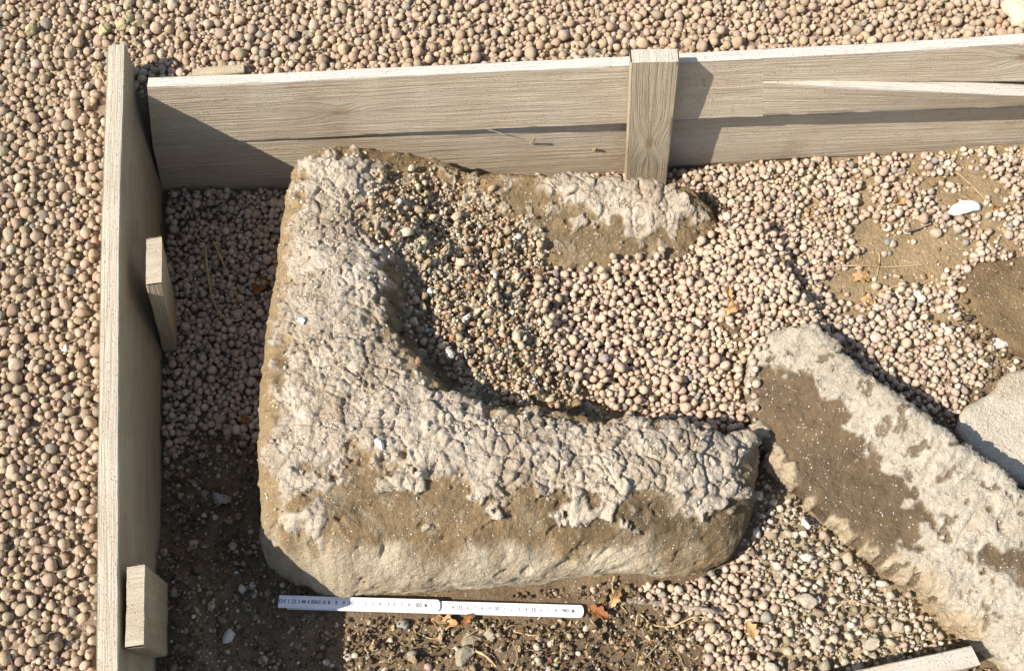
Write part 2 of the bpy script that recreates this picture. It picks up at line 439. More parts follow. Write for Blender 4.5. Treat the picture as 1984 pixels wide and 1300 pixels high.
def poly_mask(X, Y, pts, z, soft, warp=0.012, seed=60, wscale=30):
    p = smooth_closed(pxs(pts, z), 3)[:, :2]
    # coarse evaluation is enough: the ragged edge comes from the noise
    lo = p.min(0) - .06; hi = p.max(0) + .06
    gxx = np.arange(lo[0], hi[0], .006); gyy = np.arange(lo[1], hi[1], .006)
    A, B = np.meshgrid(gxx, gyy, indexing='ij'); s = sdf(A, B, p)
    i = np.clip((X - lo[0]) / .006, 0, len(gxx) - 1.001); j = np.clip((Y - lo[1]) / .006, 0, len(gyy) - 1.001)
    i0 = i.astype(int); j0 = j.astype(int); fi = i - i0; fj = j - j0
    v = (s[i0, j0] * (1 - fi) + s[i0 + 1, j0] * fi) * (1 - fj) + (s[i0, j0 + 1] * (1 - fi) + s[i0 + 1, j0 + 1] * fi) * fj
    v = v + warp * 2.6 * (fbm(X, Y, wscale, 5, seed) - .5)
    return sstep(-soft, soft, v)
def lumps(U, V, seed=0):
    """crumbly cake: rounded clods of several sizes with dark joints"""
    wu = U + 0.012 * (fbm(U, V, 40, 3, 70 + seed) - .5); wv = V + 0.012 * (fbm(U, V, 40, 3, 75 + seed) - .5)
    f1, f2, i1 = worley(wu, wv, 0.032, 80 + seed); e1 = np.clip((f2 - f1) / .22, 0, 1)
    g1, g2, i2 = worley(wu + .3, wv, 0.014, 83 + seed); e2 = np.clip((g2 - g1) / .35, 0, 1)
    k1, k2, i3 = worley(wu - .2, wv + .1, 0.0065, 87 + seed); e3 = np.clip((k2 - k1) / .45, 0, 1)
    return e1, e2, e3, i1, i2, i3

C_CRUST = srgb(197, 183, 161); C_CRUST2 = srgb(179, 162, 138); C_BROWN = srgb(130, 108, 76); C_BROWN2 = srgb(106, 86, 60)
C_PALE = srgb(186, 170, 142); C_OCHRE = srgb(148, 124, 90)

# --- the big hollowed stone
RIM = [(570, 360, .140), (650, 310, .140), (740, 300, .125), (850, 320, .112), (950, 360, .108), (1060, 370, .104), (1180, 370, .100), (1290, 390, .088), (1380, 440, .062),
       (545, 500, .150), (530, 700, .156), (520, 880, .156), (620, 500, .158), (640, 700, .164), (660, 860, .164), (600, 960, .158), (700, 1000, .150), (560, 1020, .150),
       (800, 850, .160), (850, 960, .150), (1000, 850, .148), (1000, 980, .140), (1150, 860, .136), (1200, 990, .128), (1350, 870, .118), (1400, 1000, .105), (1440, 850, .108),
       (640, 1075, .128), (720, 1080, .122), (900, 1080, .118), (1100, 1070, .112), (1300, 1060, .098), (740, 560, .152), (760, 680, .156),
       (1200, 470, .068), (1060, 470, .074), (950, 450, .080), (860, 430, .080), (760, 440, .115), (1450, 650, .06)]
RIM = [(a, b, z * 1.22 if z > .113 else z * 1.04) for a, b, z in RIM] + [(520, 1085, .045), (512, 1050, .085), (570, 1118, .050), (630, 1138, .050)]
rim_fn = tps([(*px(a, b, z)[:2], z) for a, b, z in RIM])
BASIN_PX = [(740, 470, .13), (800, 380, .1), (900, 400, .08), (1010, 440, .07), (1090, 490, .064), (1200, 512, .06), (1330, 500, .06), (1500, 440, .06), (1640, 560, .06), (1620, 760, .08), (1470, 832, .105),
            (1330, 826, .12), (1200, 812, .135), (1100, 795, .14), (1000, 785, .145), (900, 770, .152), (830, 720, .156), (775, 660, .156), (750, 590, .153), (745, 530, .15)]
BASIN_PX = [(a, b, z * 1.2 if z > .09 else z) for a, b, z in BASIN_PX]
BASIN = smooth_closed(pxs(BASIN_PX), 5)[:, :2]
def poly_val(X, Y, P, step=.005, pad=.09):
    lo = P.min(0) - pad; hi = P.max(0) + pad
    gxx = np.arange(lo[0], hi[0], step); gyy = np.arange(lo[1], hi[1], step)
    A, B = np.meshgrid(gxx, gyy, indexing='ij'); s = sdf(A, B, P)
    i = np.clip((X - lo[0]) / step, 0, len(gxx) - 1.001); j = np.clip((Y - lo[1]) / step, 0, len(gyy) - 1.001)
    i0 = i.astype(int); j0 = j.astype(int); fi = i - i0; fj = j - j0
    return (s[i0, j0] * (1 - fi) + s[i0 + 1, j0] * fi) * (1 - fj) + (s[i0, j0 + 1] * (1 - fi) + s[i0 + 1, j0 + 1] * fi) * fj
FLOOR = tps([(*px(a, b, z)[:2], z) for a, b, z in [(800, 520, .122), (830, 640, .108), (880, 700, .102), (900, 560, .098), (920, 720, .098), (1000, 520, .074), (1000, 640, .080), (1000, 740, .090), (1100, 600, .048), (1100, 720, .060), (1140, 770, .066), (1200, 760, .050), (1250, 600, .038), (1350, 520, .040), (1400, 700, .036), (1300, 780, .044), (1500, 600, .034), (1500, 780, .034), (880, 440, .092), (780, 440, .145)]])
def stone_top(X, Y):
    zr = np.clip(rim_fn(X, Y), .02, .205)
    sb = poly_val(X, Y, BASIN) + 0.016 * (fbm(X, Y, 28, 4, 91) - .5) + 0.014 * (fbm(X, Y, 85, 4, 94) - .5)
    zf = np.minimum(np.clip(FLOOR(X, Y), .03, .150), zr)
    wd = np.interp(Y, [px(800, 640, .15)[1], px(780, 540, .15)[1], px(760, 400, .15)[1]], [.030, .050, .100])
    t = sstep(-0.004, wd, sb) ** .8
    return zr + (zf - zr) * t
BIG_OUT = [(560, 345, .155), (588, 306, .155), (640, 289, .155), (715, 284, .15), (790, 293, .125), (860, 314, .10), (920, 343, .09), (1010, 347, .085), (1100, 350, .085), (1200, 351, .085), (1285, 366, .07), (1350, 388, .05),
           (1400, 440, .05), (1450, 560, .04), (1480, 700, .04), (1478, 800, .06), (1470, 870, .09), (1467, 930, .08), (1453, 1000, .07), (1425, 1062, .05), (1380, 1098, .04), (1300, 1115, .03), (1180, 1123, .02), (1050, 1138, .02), (900, 1153, .02), (720, 1158, .02),
           (640, 1150, .015), (572, 1132, .012), (524, 1098, .015), (503, 1048, .05), (500, 985, .12), (499, 900, .155), (502, 790, .16), (514, 660, .16), (530, 530, .16), (547, 420, .155)]
CRUST1 = [(578, 345), (620, 300), (715, 284), (740, 330), (690, 400), (730, 460), (752, 530), (735, 600), (770, 690), (840, 735), (900, 775), (960, 792), (1050, 795), (1120, 812), (1190, 815), (1300, 825), (1445, 832),
          (1460, 870), (1420, 930), (1370, 965), (1250, 955), (1130, 965), (1060, 930), (960, 950), (880, 925), (790, 900), (700, 880), (640, 905), (560, 950), (530, 960), (522, 890), (538, 800), (552, 650), (568, 500), (578, 400)]
def big_disp(U, V, X, Y, s, side):
    c1 = poly_mask(X, Y, CRUST1, .182, .010, .028, 60, 55)
    c2 = poly_mask(X, Y, [(1030, 378), (1120, 352), (1240, 356), (1330, 385), (1320, 422), (1220, 436), (1130, 415)], .08, .010, .026, 61, 60)
    c3 = poly_mask(X, Y, [(512, 1000), (600, 985), (665, 1025), (640, 1045), (560, 1050)], .15, .010, .034, 62, 55) * sstep(.40, .56, fbm(X, Y, 48, 4, 262))
    c4 = poly_mask(X, Y, [(590, 940), (640, 905), (720, 900), (700, 950), (640, 960)], .15, .010, .03, 63, 55) * sstep(.40, .56, fbm(X, Y, 48, 4, 263))
    # scattered small remnants of crust on the brown belt
    rem = (fbm(X, Y, 30, 4, 64) > .655) & (poly_mask(X, Y, [(560, 930), (1450, 900), (1430, 1010), (1000, 1030), (700, 1010)], .145, .02) > .5)
    rem2 = sstep(.58, .62, fbm(X, Y, 60, 4, 364)) * poly_mask(X, Y, [(860, 340), (1000, 360), (1330, 380), (1400, 450), (1200, 470), (1000, 440), (900, 400)], .09, .02)
    crust = np.maximum.reduce([c1, c2, c3, c4, rem * 1.0, rem2 * .8]) * (1 - side)
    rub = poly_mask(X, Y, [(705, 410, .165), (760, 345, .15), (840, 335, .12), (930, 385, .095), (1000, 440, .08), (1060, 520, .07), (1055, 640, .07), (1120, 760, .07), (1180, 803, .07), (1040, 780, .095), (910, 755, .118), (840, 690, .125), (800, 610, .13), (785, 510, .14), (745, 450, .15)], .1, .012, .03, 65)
    pale = poly_mask(X, Y, [(505, 1010), (560, 1060), (700, 1092), (900, 1088), (1080, 1080), (1200, 1060), (1260, 1070), (1300, 1200), (400, 1200), (480, 1020)], .09, .012, .016, 66)
    pale = np.maximum(pale, side)
    e1, e2, e3, i1, i2, i3 = lumps(U, V)
    rough_amt = sstep(.35, .65, fbm(X, Y, 9, 3, 67))            # some of the cake is smooth, some breaks up
    w2u = U + 0.015 * (fbm(U, V, 34, 5, 170) - .5); w2v = V + 0.015 * (fbm(U, V, 26, 5, 176) - .5)
    a1, a2, pid = worley(w2u, w2v, 0.046, 181); ck1 = np.exp(-((a2 - a1) / .050) ** 2) * sstep(.34, .50, fbm(U, V, 14, 3, 185))
    b1, b2, pid2 = worley(w2u * 1.1 + .4, w2v, 0.019, 182); ck2 = np.exp(-((b2 - b1) / .085) ** 2) * sstep(.38, .54, fbm(U, V, 24, 3, 188))
    clodz = poly_mask(X, Y, [(820, 760), (960, 790), (1200, 810), (1460, 830), (1460, 930), (1300, 950), (1050, 940), (800, 920), (700, 860)], .182, .02, .02, 190)
    clodz = np.clip(.25 * rough_amt + clodz, 0, 1)
    clod = .0052 * pid + .0022 * pid2 + .0050 * (fbm(U, V, 36, 4, 192) - .35) + .0026 * (fbm(U, V, 150, 3, 196) - .4) - .0052 * ck1 - .0038 * ck2
    clod += clodz * (.0040 * np.sqrt(np.clip((b2 - b1) / .4, 0, 1)) * (.3 + pid2) + .0018 * np.sqrt(e3) * i3)
    m1, m2, mid_ = worley(w2u * 1.0 + .7, w2v + .2, 0.0105, 183); flat = 1 - np.exp(-((m2 - m1) / .16) ** 2)
    clod += .0017 * flat * (.4 + mid_) * (.35 + .8 * rough_amt)
    d = crust * (0.0014 + clod)
    d += rub * (1 - crust) * (0.013 * np.sqrt(e2) * i2 + 0.008 * np.sqrt(e3) * i3 + 0.018 * (fbm(U, V, 38, 5, 68) - .45))
    base = 0.010 * (fbm(U, V, 11, 4, 50) - .5) + 0.0075 * (fbm(U, V, 55, 5, 53) - .5)
    strata = 0.0030 * (fbm(X * .35 + Y * .9, V * 2.5 - X * 1.5, 40, 3, 57) - .5)
    d += base + (1 - crust) * (strata + 0.0016 * (fbm(U, V, 220, 3, 56) - .5))
    pit = sstep(.70, .78, fbm(U * .6 + V * .4, V - U * .5, 70, 3, 58))
    d -= (1 - crust) * (1 - rub) * 0.0045 * pit
    d = d * (1 - .35 * side) + side * 0.014 * (fbm(U, V, 18, 3, 59) - .5)
    return d, (crust, rub, pale, e2, i1, i2, i3)
def big_col(U, V, X, Y, s, side, ms):
    crust, rub, pale, e2, i1, i2, i3 = ms
    n1 = fbm(X, Y, 12, 4, 101)[..., None]; n2 = fbm(X, Y, 70, 3, 105)[..., None]
    c = C_BROWN * (1 - n1) + C_OCHRE * n1
    c = c * (.70 + .6 * n2)
    dk = sstep(.50, .68, fbm(X, Y, 8, 4, 108))[..., None]; c = c * (1 - .55 * dk) + C_BROWN2 * .85 * .55 * dk
    belt = poly_mask(X, Y, [(640, 930), (900, 950), (1150, 980), (1400, 970), (1445, 1010), (1380, 1050), (1100, 1030), (800, 1030), (650, 990)], .145, .03, .02, 109)[..., None]
    c = c * (1 - .40 * belt) + srgb(98, 83, 62) * .40 * belt
    ds = poly_mask(X, Y, [(1150, 970), (1300, 960), (1450, 930), (1450, 1040), (1380, 1090), (1280, 1060), (1150, 1030)], .13, .04, .03, 116)[..., None]; c = c * (1 - .35 * ds) + srgb(92, 76, 54) * .35 * ds
    dust = sstep(.52, .70, fbm(X, Y, 55, 5, 118))[..., None]; c = c * (1 - .32 * dust) + srgb(176, 160, 130) * .32 * dust
    arm = poly_mask(X, Y, [(960, 370), (1100, 400), (1330, 400), (1420, 450), (1340, 520), (1150, 520), (1000, 470)], .075, .03, .02, 119)[..., None]
    c = c * (1 - .55 * arm) + srgb(116, 100, 74) * (.8 + .4 * n2) * .55 * arm
    pc = C_PALE * (.80 + .4 * n2)
    p = np.clip(pale * (.05 + 1.45 * fbm(X, Y, 32, 5, 112)), 0, 1)[..., None]; c = c * (1 - p) + pc * p
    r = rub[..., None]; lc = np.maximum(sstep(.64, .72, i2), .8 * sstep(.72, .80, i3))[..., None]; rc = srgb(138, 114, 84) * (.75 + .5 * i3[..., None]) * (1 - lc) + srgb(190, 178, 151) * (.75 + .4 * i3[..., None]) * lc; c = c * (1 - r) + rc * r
    cc = (C_CRUST * n2 + C_CRUST2 * (1 - n2)) * (.86 + .26 * i1[..., None])
    stain = sstep(.52, .66, fbm(X, Y, 22, 4, 115))[..., None]
    cc = cc * (1 - .35 * stain) + C_OCHRE * .35 * stain
    k = crust[..., None]; c = c * (1 - k) + cc * k
    rim = (1 - k) * poly_mask(X, Y, [(500, 300), (600, 300), (600, 480), (560, 700), (540, 1000), (480, 1000), (480, 600)], .13, .01)[..., None]
    c = c * (1 - .7 * rim) + srgb(156, 134, 98) * (.8 + .4 * n2) * .7 * rim
    return np.clip(c, .01, .8)
CRUST1 = [(a, b, float(np.interp(a, [600, 700, 1000, 1450], [.172, .19, .178, .132]))) for a, b in CRUST1]
BIG = build_stone('hollowed_stone', BIG_OUT, stone_top, .032, .20, .00185, big_disp, big_col, M_STONE, undercut=.12, zmin=-.02)
tag(BIG.ob, 'large hollowed stone trough with crumbling grey crust, pebbles filling its hollow', 'stone')

# --- slab to the right
R2 = [(1480, 680, .086), (1550, 660, .100), (1640, 740, .112), (1740, 830, .116), (1860, 930, .114), (1984, 1010, .11), (2100, 1100, .09), (1480, 780, .078), (1540, 860, .076), (1600, 950, .074), (1700, 900, .088), (1760, 1000, .086),
      (1680, 1050, .072), (1800, 1130, .072), (1900, 1100, .088), (1900, 1230, .060), (1984, 1200, .085), (2100, 1250, .08)]
r2_fn = tps([(*px(a, b, z)[:2], z) for a, b, z in R2])
OUT2 = [(1470, 676, .07), (1490, 652, .08), (1560, 640, .09), (1612, 668, .095), (1648, 712, .10), (1745, 790, .10), (1835, 855, .10), (1905, 905, .10), (1990, 965, .10), (2110, 1040, .05), (2240, 1180, .05), (2200, 1330, .05), (2020, 1340, .04),
        (1945, 1290, .03), (1870, 1225, .03), (1795, 1158, .03), (1705, 1090, .04), (1625, 1030, .04), (1560, 968, .04), (1503, 905, .05), (1462, 845, .05), (1452, 760, .06), (1458, 705, .06)]
BROWN2P = [(1472, 720), (1530, 718), (1590, 762), (1630, 812), (1680, 880), (1745, 935), (1765, 980), (1800, 1010), (1760, 1058), (1690, 1050), (1600, 985), (1530, 900), (1470, 820)]
def s2_disp(U, V, X, Y, s, side):
    br = poly_mask(X, Y, BROWN2P, .086, .0035, .022, 160, 65)
    br = np.maximum(br, poly_mask(X, Y, [(1900, 1075), (1984, 1060), (2040, 1100), (2000, 1140), (1940, 1105)], .088, .004, .016, 161))
    br = np.maximum(br, .8 * sstep(.69, .71, fbm(X, Y, 75, 4, 162)))
    e1, e2, e3, i1, i2, i3 = lumps(U * 1.0, V * 1.0, 30)
    q = U * .75 + V * .66; w = -U * .66 + V * .75           # scaly flakes run along the slab
    g1, g2, i4 = worley(q * .55, w * 1.2 + .01 * fbm(U, V, 30, 3, 5), .020, 170); fl = np.clip((g2 - g1) / .3, 0, 1)
    d = (1 - br) * (.0018 + .0040 * np.sqrt(fl) * (.2 + i4) + .0026 * np.sqrt(e2) * i2 + .0012 * e3 + .004 * (fbm(q * .5, w, 90, 4, 167) - .4))
    d += .009 * (fbm(U, V, 12, 4, 150) - .5) + .0035 * (fbm(q * .5, w, 70, 4, 153) - .5) + .0016 * (fbm(U, V, 240, 2, 156) - .5)
    d = d + side * .010 * (fbm(U, V, 20, 3, 158) - .5)
    return d, ((1 - br) * .3, i4, i2)
def s2_col(U, V, X, Y, s, side, ms):
    br, i4, i2 = ms; br = 1 - br / .3; n1 = fbm(X, Y, 14, 4, 201)[..., None]; n2 = fbm(X, Y, 80, 3, 205)[..., None]
    q = U * .75 + V * .66; w = -U * .66 + V * .75
    st = fbm(q * .4, w, 45, 3, 206)[..., None]
    b = (srgb(118, 98, 72) * (1 - st) + srgb(88, 76, 60) * st) * (.75 + .5 * n2)
    c = (srgb(184, 175, 156) * n2 + srgb(170, 155, 130) * (1 - n2)) * (.9 + .2 * i4[..., None])
    tan = poly_mask(X, Y, [(1460, 820), (1560, 930), (1680, 1040), (1800, 1130), (1900, 1230), (1850, 1260), (1700, 1110), (1560, 990), (1440, 860)], .05, .012, .016, 207)[..., None]
    tan = np.maximum(tan, side[..., None])
    c = c * (1 - .7 * tan) + srgb(170, 148, 114) * (.8 + .4 * n2) * .7 * tan
    k = br[..., None]; return np.clip(c * (1 - k) + b * k, .01, .8)
SLAB = build_stone('long_stone_slab', OUT2, lambda X, Y: np.clip(r2_fn(X, Y), .03, .125), .013, .11, .0021, s2_disp, s2_col, M_STONE, undercut=.05, zmin=-.02)
tag(SLAB.ob, 'long pale flaking stone slab with brown bare patch, lying diagonally at the right', 'stone')

def simple_stone(name, out, z, R, cA, cB, seed, amp=.004, scale=40, depth=.06):
    def disp(U, V, X, Y, s, side):
        return amp * 2 * (fbm(U, V, scale * .3, 4, seed) - .5) + amp * .6 * (fbm(U, V, scale * 2, 4, seed + 3) - .5), ()
    def colf(U, V, X, Y, s, side, ms):
        n = sstep(.32, .68, fbm(X, Y, scale * .35, 5, seed + 6))[..., None]; n2 = fbm(X, Y, scale * 2.5, 3, seed + 9)[..., None]
        return np.clip((cA * n + cB * (1 - n)) * (.82 + .36 * n2), .01, .85)
    return build_stone(name, [(a, b, z * .8) for a, b in out], lambda X, Y: z + 0 * X + .006 * (fbm(X, Y, 6, 2, seed) - .5), R, depth, .0026, disp, colf, M_STONE, zmin=-.02)
PALE = simple_stone('smooth_pale_stone', [(1850, 832), (1868, 792), (1915, 765), (1950, 728), (2020, 715), (2180, 700), (2230, 820), (2200, 960), (2080, 985), (1990, 950), (1925, 905), (1880, 870)], .052, .008, srgb(194, 182, 160), srgb(172, 157, 130), 300, .003, 30)
tag(PALE.ob, 'smooth pale cream stone at right edge, partly in shadow of slab', 'stone')
FLAT = simple_stone('flat_brown_stone', [(1862, 560), (1885, 520), (1940, 506), (2040, 498), (2180, 520), (2200, 640), (2100, 700), (1990, 695), (1930, 655), (1885, 610)], .056, .012, srgb(140, 118, 86), srgb(118, 98, 70), 320, .003, 34)
tag(FLAT.ob, 'flat brown muddy stone half buried at right edge, below the fence', 'stone')

# ------------------------------------------------------------------ height field used to settle loose things
H, OUTSIDE = ground_z(HX, HY)
heap = sstep(-.004, .012, poly_val(HX, HY, HEAP[:, :2]))
H = H + heap * .028 * (OUTSIDE < 0)
GROUND_H = H.copy()
def stamp(st):
    P = st.P; i = ((P[:, 0] - GX0) / GRES + .5).astype(int); j = ((P[:, 1] - GY0) / GRES + .5).astype(int)
    ok = (i >= 0) & (j >= 0) & (i < H.shape[0]) & (j < H.shape[1])
    np.maximum.at(H, (i[ok], j[ok]), P[ok, 2])
for st in (BIG, SLAB, PALE, FLAT): stamp(st)
STONE_H = H.copy()
def height_at(x, y, arr=None):
    a = H if arr is None else arr
    i = int(np.clip((x - GX0) / GRES + .5, 0, a.shape[0] - 1)); j = int(np.clip((y - GY0) / GRES + .5, 0, a.shape[1] - 1)); return a[i, j]

# ------------------------------------------------------------------ ground sheet
SOIL_DARK = srgb(104, 87, 67); SOIL = srgb(134, 114, 87); MUD = srgb(152, 131, 98); GRAVELBASE = srgb(152, 131, 110)
step = 3
gX, gY, gZ, gO = HX[::step, ::step], HY[::step, ::step], GROUND_H[::step, ::step], OUTSIDE[::step, ::step]
n1 = fbm(gX, gY, 10, 4, 401)[..., None]; n2 = fbm(gX, gY, 60, 3, 405)[..., None]
mudm = np.zeros(gX.shape)
for pts in ([(1400, 330), (1700, 290), (2100, 250), (2150, 720), (1800, 720), (1600, 660), (1560, 560), (1500, 430)], [(1740, 1180), (1830, 1140), (1900, 1260), (1800, 1300)]):
    mudm = np.maximum(mudm, poly_mask(gX, gY, pts, .04, .02))
DEB_PX = [(1440, 1060), (1500, 960), (1560, 990), (1660, 1090), (1770, 1180), (1800, 1260), (1650, 1300), (1500, 1310), (1520, 1180), (1490, 1090)]
DEB_G = poly_mask(gX, gY, DEB_PX, .01, .02)
gc = SOIL_DARK * (1 - n1) + SOIL * n1
gc = gc * (1 - mudm[..., None]) + MUD * (.8 + .35 * n1) * mudm[..., None]
_db = DEB_G[..., None] * .9; gc = gc * (1 - _db) + srgb(172, 154, 122) * (.8 + .4 * n2) * _db
gc = np.where((gO > 0)[..., None], GRAVELBASE, gc) * (.75 + .5 * n2)
rough_z = gZ + (gO > 0) * .0068 + (gO < 0) * .0022 + (gO < 0) * (1 - mudm) * .006 * (fbm(gX, gY, 90, 3, 410) - .5)
mI, nI = gX.shape
f, _ = grid_faces(mI, nI)
gv = np.stack([gX, gY, rough_z], -1).reshape(-1, 3); gcol = gc.reshape(-1, 3)
# far skirt so that the sheet runs on beyond everything
idx = np.arange(mI * nI).reshape(mI, nI)
ringi = np.r_[idx[:, 0], idx[-1, 1:], idx[-2::-1, -1], idx[0, -2:0:-1]]
rp = gv[ringi]; cen = np.array([.05, .85, 0]); far = rp.copy(); far[:, :2] = cen[:2] + (rp[:, :2] - cen[:2]) * 45; far[:, 2] = .08
o0 = len(gv); k = len(ringi)
rf = np.stack([ringi, o0 + np.arange(k), o0 + (np.arange(k) + 1) % k, np.roll(ringi, -1)], -1)
ground = mesh_np('ground', np.r_[gv, far], np.r_[f, rf], M_SOIL, np.r_[gcol, np.tile(GRAVELBASE, (k, 1))])
tag(ground, kind='structure')

# ------------------------------------------------------------------ settling pebbles and crumbs
_caps = {}
def cap(ri):
    if ri not in _caps:
        r = ri * .00025; w = int(r / GRES); a = np.arange(-w, w + 1) * GRES
        A, B = np.meshgrid(a, a, indexing='ij'); q = r * r - A * A - B * B
        _caps[ri] = (w, np.where(q > 0, np.sqrt(np.maximum(q, 0)), -9.0))
    return _caps[ri]
def settle(n, sampler, radius, rs, tries=5, reach=.012, maxh=.02, sink=0.0, base=None):
    """drop n pebbles one after another; each takes the lowest of a few spots near where it fell"""
    out = []
    base = STONE_H if base is None else base
    xs, ys = sampler(n); rr = radius(n)
    jit = rs.uniform(-reach, reach, size=(n, tries, 2)); jit[:, 0] = 0
    mi, mj = H.shape
    for q in range(n):
        ri = max(int(rr[q] / .00025), 8); w, cp = cap(ri); bestz = 9; b = None
        for t in range(tries):
            i = int((xs[q] + jit[q, t, 0] - GX0) / GRES); j = int((ys[q] + jit[q, t, 1] - GY0) / GRES)
            if i - w < 0 or j - w < 0 or i + w >= mi or j + w >= mj: continue
            z = (H[i - w:i + w + 1, j - w:j + w + 1] + cp).max()
            if z < bestz: bestz, b = z, (i, j)
        if b is None: continue
        i, j = b; r = ri * .00025
        if bestz - r - base[i, j] > maxh: continue
        if BLOCK[i, j]: continue
        z = bestz - sink * r
        sl = H[i - w:i + w + 1, j - w:j + w + 1]
        np.maximum(sl, np.where(cp > 0, z + cp * .92, -9), out=sl)
        out.append((GX0 + i * GRES + rs.uniform(-.5, .5) * GRES, GY0 + j * GRES + rs.uniform(-.5, .5) * GRES, z, r))
    return np.array(out)
# nothing may fall inside the planks
_ty = LB_TOP[::-1, 1]; _tx = np.interp(HY, _ty, LB_TOP[::-1, 0]); _bx = np.interp(HY, LB_BOT[::-1, 1], LB_BOT[::-1, 0])
BLOCK = (HX > .75 * _tx + .25 * _bx - .034) & (HX < _bx + .007) & (HY < LB_TOP[1][1] + .01)
_fy = fence_y(HX)
BLOCK |= (HY > _fy - .006) & (HY < _fy + .024) & (HX > board_x(HY) - .03)

_q = [px(533, 1146, .01), px(1140, 1161, .01), px(1140, 1205, .01), px(533, 1190, .01)]
BLOCK |= sdf(HX, HY, np.array(_q)[:, :2]) > 0

def scatter_mesh(name, pts, bases, cols, mat, seed, squash=None, smooth=True):
    rs = np.random.RandomState(seed); n = len(pts); Rm = rand_rot(rs, n)
    sc = pts[:, 3][:, None, None] * rs.uniform(.95, 1.08, size=(n, 1, 1))
    vs = []; fs = []; cs = []; off = 0
    which = rs.randint(0, len(bases), n)
    if bases is PEB_BASES:
        bases = bases + [(lumpy(ICO0[0], 580 + i, .12), ICO0[1]) for i in range(8)]; which = np.where(pts[:, 3] < .0037, 14 + rs.randint(0, 8, n), which)
    for b, (bv, bf) in enumerate(bases):
        sel = np.where(which == b)[0]
        if not len(sel): continue
        v = np.einsum('nij,kj->nki', Rm[sel], bv) * sc[sel]
        if squash: v[..., 2] *= squash
        v += pts[sel][:, None, :3]
        k = len(bv); fs.append((bf[None] + (np.arange(len(sel)) * k)[:, None, None]).reshape(-1, 3) + off)
        vs.append(v.reshape(-1, 3)); cs.append(np.repeat(cols[sel], k, 0)); off += k * len(sel)
    return mesh_np(name, np.concatenate(vs), np.concatenate(fs), mat, np.concatenate(cs), None, smooth)
PEB_BASES = [(lumpy(ICO1[0], 500 + i, .19), ICO1[1]) for i in range(14)]
PEB_FINE = [(lumpy(ICO2[0], 500 + i, .19), ICO2[1]) for i in range(14)]
def angular(base, seed):
    rs_ = np.random.RandomState(seed); bv = lumpy(base, seed, .14)
    k = rs_.normal(size=(9, 3)); k /= np.linalg.norm(k, axis=1)[:, None]
    for a, d in zip(k, rs_.uniform(.36, .80, 9)): bv = bv - np.outer(np.clip(bv @ a - d, 0, None), a)
    bv = bv * (1 + .07 * rs_.normal(size=len(bv)))[:, None]
    return bv * np.array([1.12, 1.0, .85])
def shard(seed):
    rs_ = np.random.RandomState(seed); bv = ICO0[0] * rs_.uniform(.62, 1.25, 12)[:, None]
    k = rs_.normal(size=(3, 3)); k /= np.linalg.norm(k, axis=1)[:, None]
    for a, d in zip(k, rs_.uniform(.25, .6, 3)): bv = bv - np.outer(np.clip(bv @ a - d, 0, None), a)
    return bv * rs_.uniform(.8, 1.2, 3)
CRUMB_BASES = [(shard(540 + i), ICO0[1]) for i in range(24)]
_OLD = [(lumpy(ICO1[0], 540 + i, .16, .09), ICO1[1]) for i in range(12)]
GRIT_BASES = [(lumpy(ICO0[0], 560 + i, .15, .14), ICO0[1]) for i in range(12)]

def area_sampler(mask, rs):
    ii, jj = np.where(mask)
    def s(n):
        k = rs.randint(0, len(ii), n); return gx[ii[k]] + rs.uniform(0, GRES, n), gy[jj[k]] + rs.uniform(0, GRES, n)
    return s
def lognorm(rs, mean, sig, lo, hi):
    return lambda n: np.clip(mean * np.exp(rs.normal(0, sig, n)), lo, hi)
def palette(rs, n, cols, weights, jitter=.09):
    cols = np.array(cols); w = np.array(weights, float); w /= w.sum()
    c = cols[rs.choice(len(cols), n, p=w)]; c = c * np.exp(rs.normal(0, jitter, (n, 1))) * np.exp(rs.normal(0, .022, (n, 3)))
    return np.clip(c, .01, .75)
def wmask(pts, z=.03, soft=.01, X=HX, Y=HY, seed=60):
    return poly_mask(X, Y, pts, z, soft, .012, seed)

rs = np.random.RandomState(3)
PU, PV = proj(np.stack([HX, HY, STONE_H], -1))
near_frame = (PU > -260) & (PU < 2200) & (PV > -230) & (PV < 1500)

# outer gravel
m_out = (OUTSIDE > 0.004) & near_frame & ~BLOCK
sm = area_sampler(m_out, rs)
A_out = m_out.sum() * GRES ** 2
p_out = settle(int(A_out / 0.80e-4), sm, lognorm(rs, .0056, .21, .0034, .0095), rs, 7, .010, .009)
p_out2 = settle(int(A_out / 1.6e-4), sm, lognorm(rs, .0045, .25, .003, .007), rs, 5, .010, .013)
p_out3 = settle(int(A_out / 1.6e-4), sm, lognorm(rs, .0030, .2, .0022, .004), rs, 6, .010, .015)
p_out = np.r_[p_out, p_out2, p_out3]
# pebbles in the enclosure
inside = (OUTSIDE < -.004) & (PU > 200) & (PU < 2250) & (PV < 1480) & ~BLOCK
stone_here = (STONE_H - GROUND_H) > .012
full = wmask([(300, 340), (560, 340), (560, 700), (500, 850), (410, 850), (330, 905), (300, 905)], .0, .030, HX, HY, 66) + wmask([(1180, 345), (1230, 330), (1560, 300), (1560, 380), (1520, 440), (1440, 420), (1330, 365)], .02)
full += wmask([(1250, 1140), (1340, 1110), (1420, 1070), (1500, 1085), (1560, 1110), (1530, 1200), (1480, 1310), (1400, 1310), (1340, 1220), (1260, 1170)], .01)
DEB = wmask([(1440, 1060), (1500, 960), (1560, 990), (1660, 1090), (1770, 1180), (1800, 1260), (1650, 1300), (1500, 1310), (1520, 1180), (1490, 1090)], .01, .02)
full += wmask([(1620, 680), (1700, 640), (1850, 640), (1900, 700), (1850, 820), (1760, 770)], .04)
full += wmask([(960, 355), (1060, 330), (1230, 335), (1230, 352)], .02)
full = np.clip(full, 0, 1)
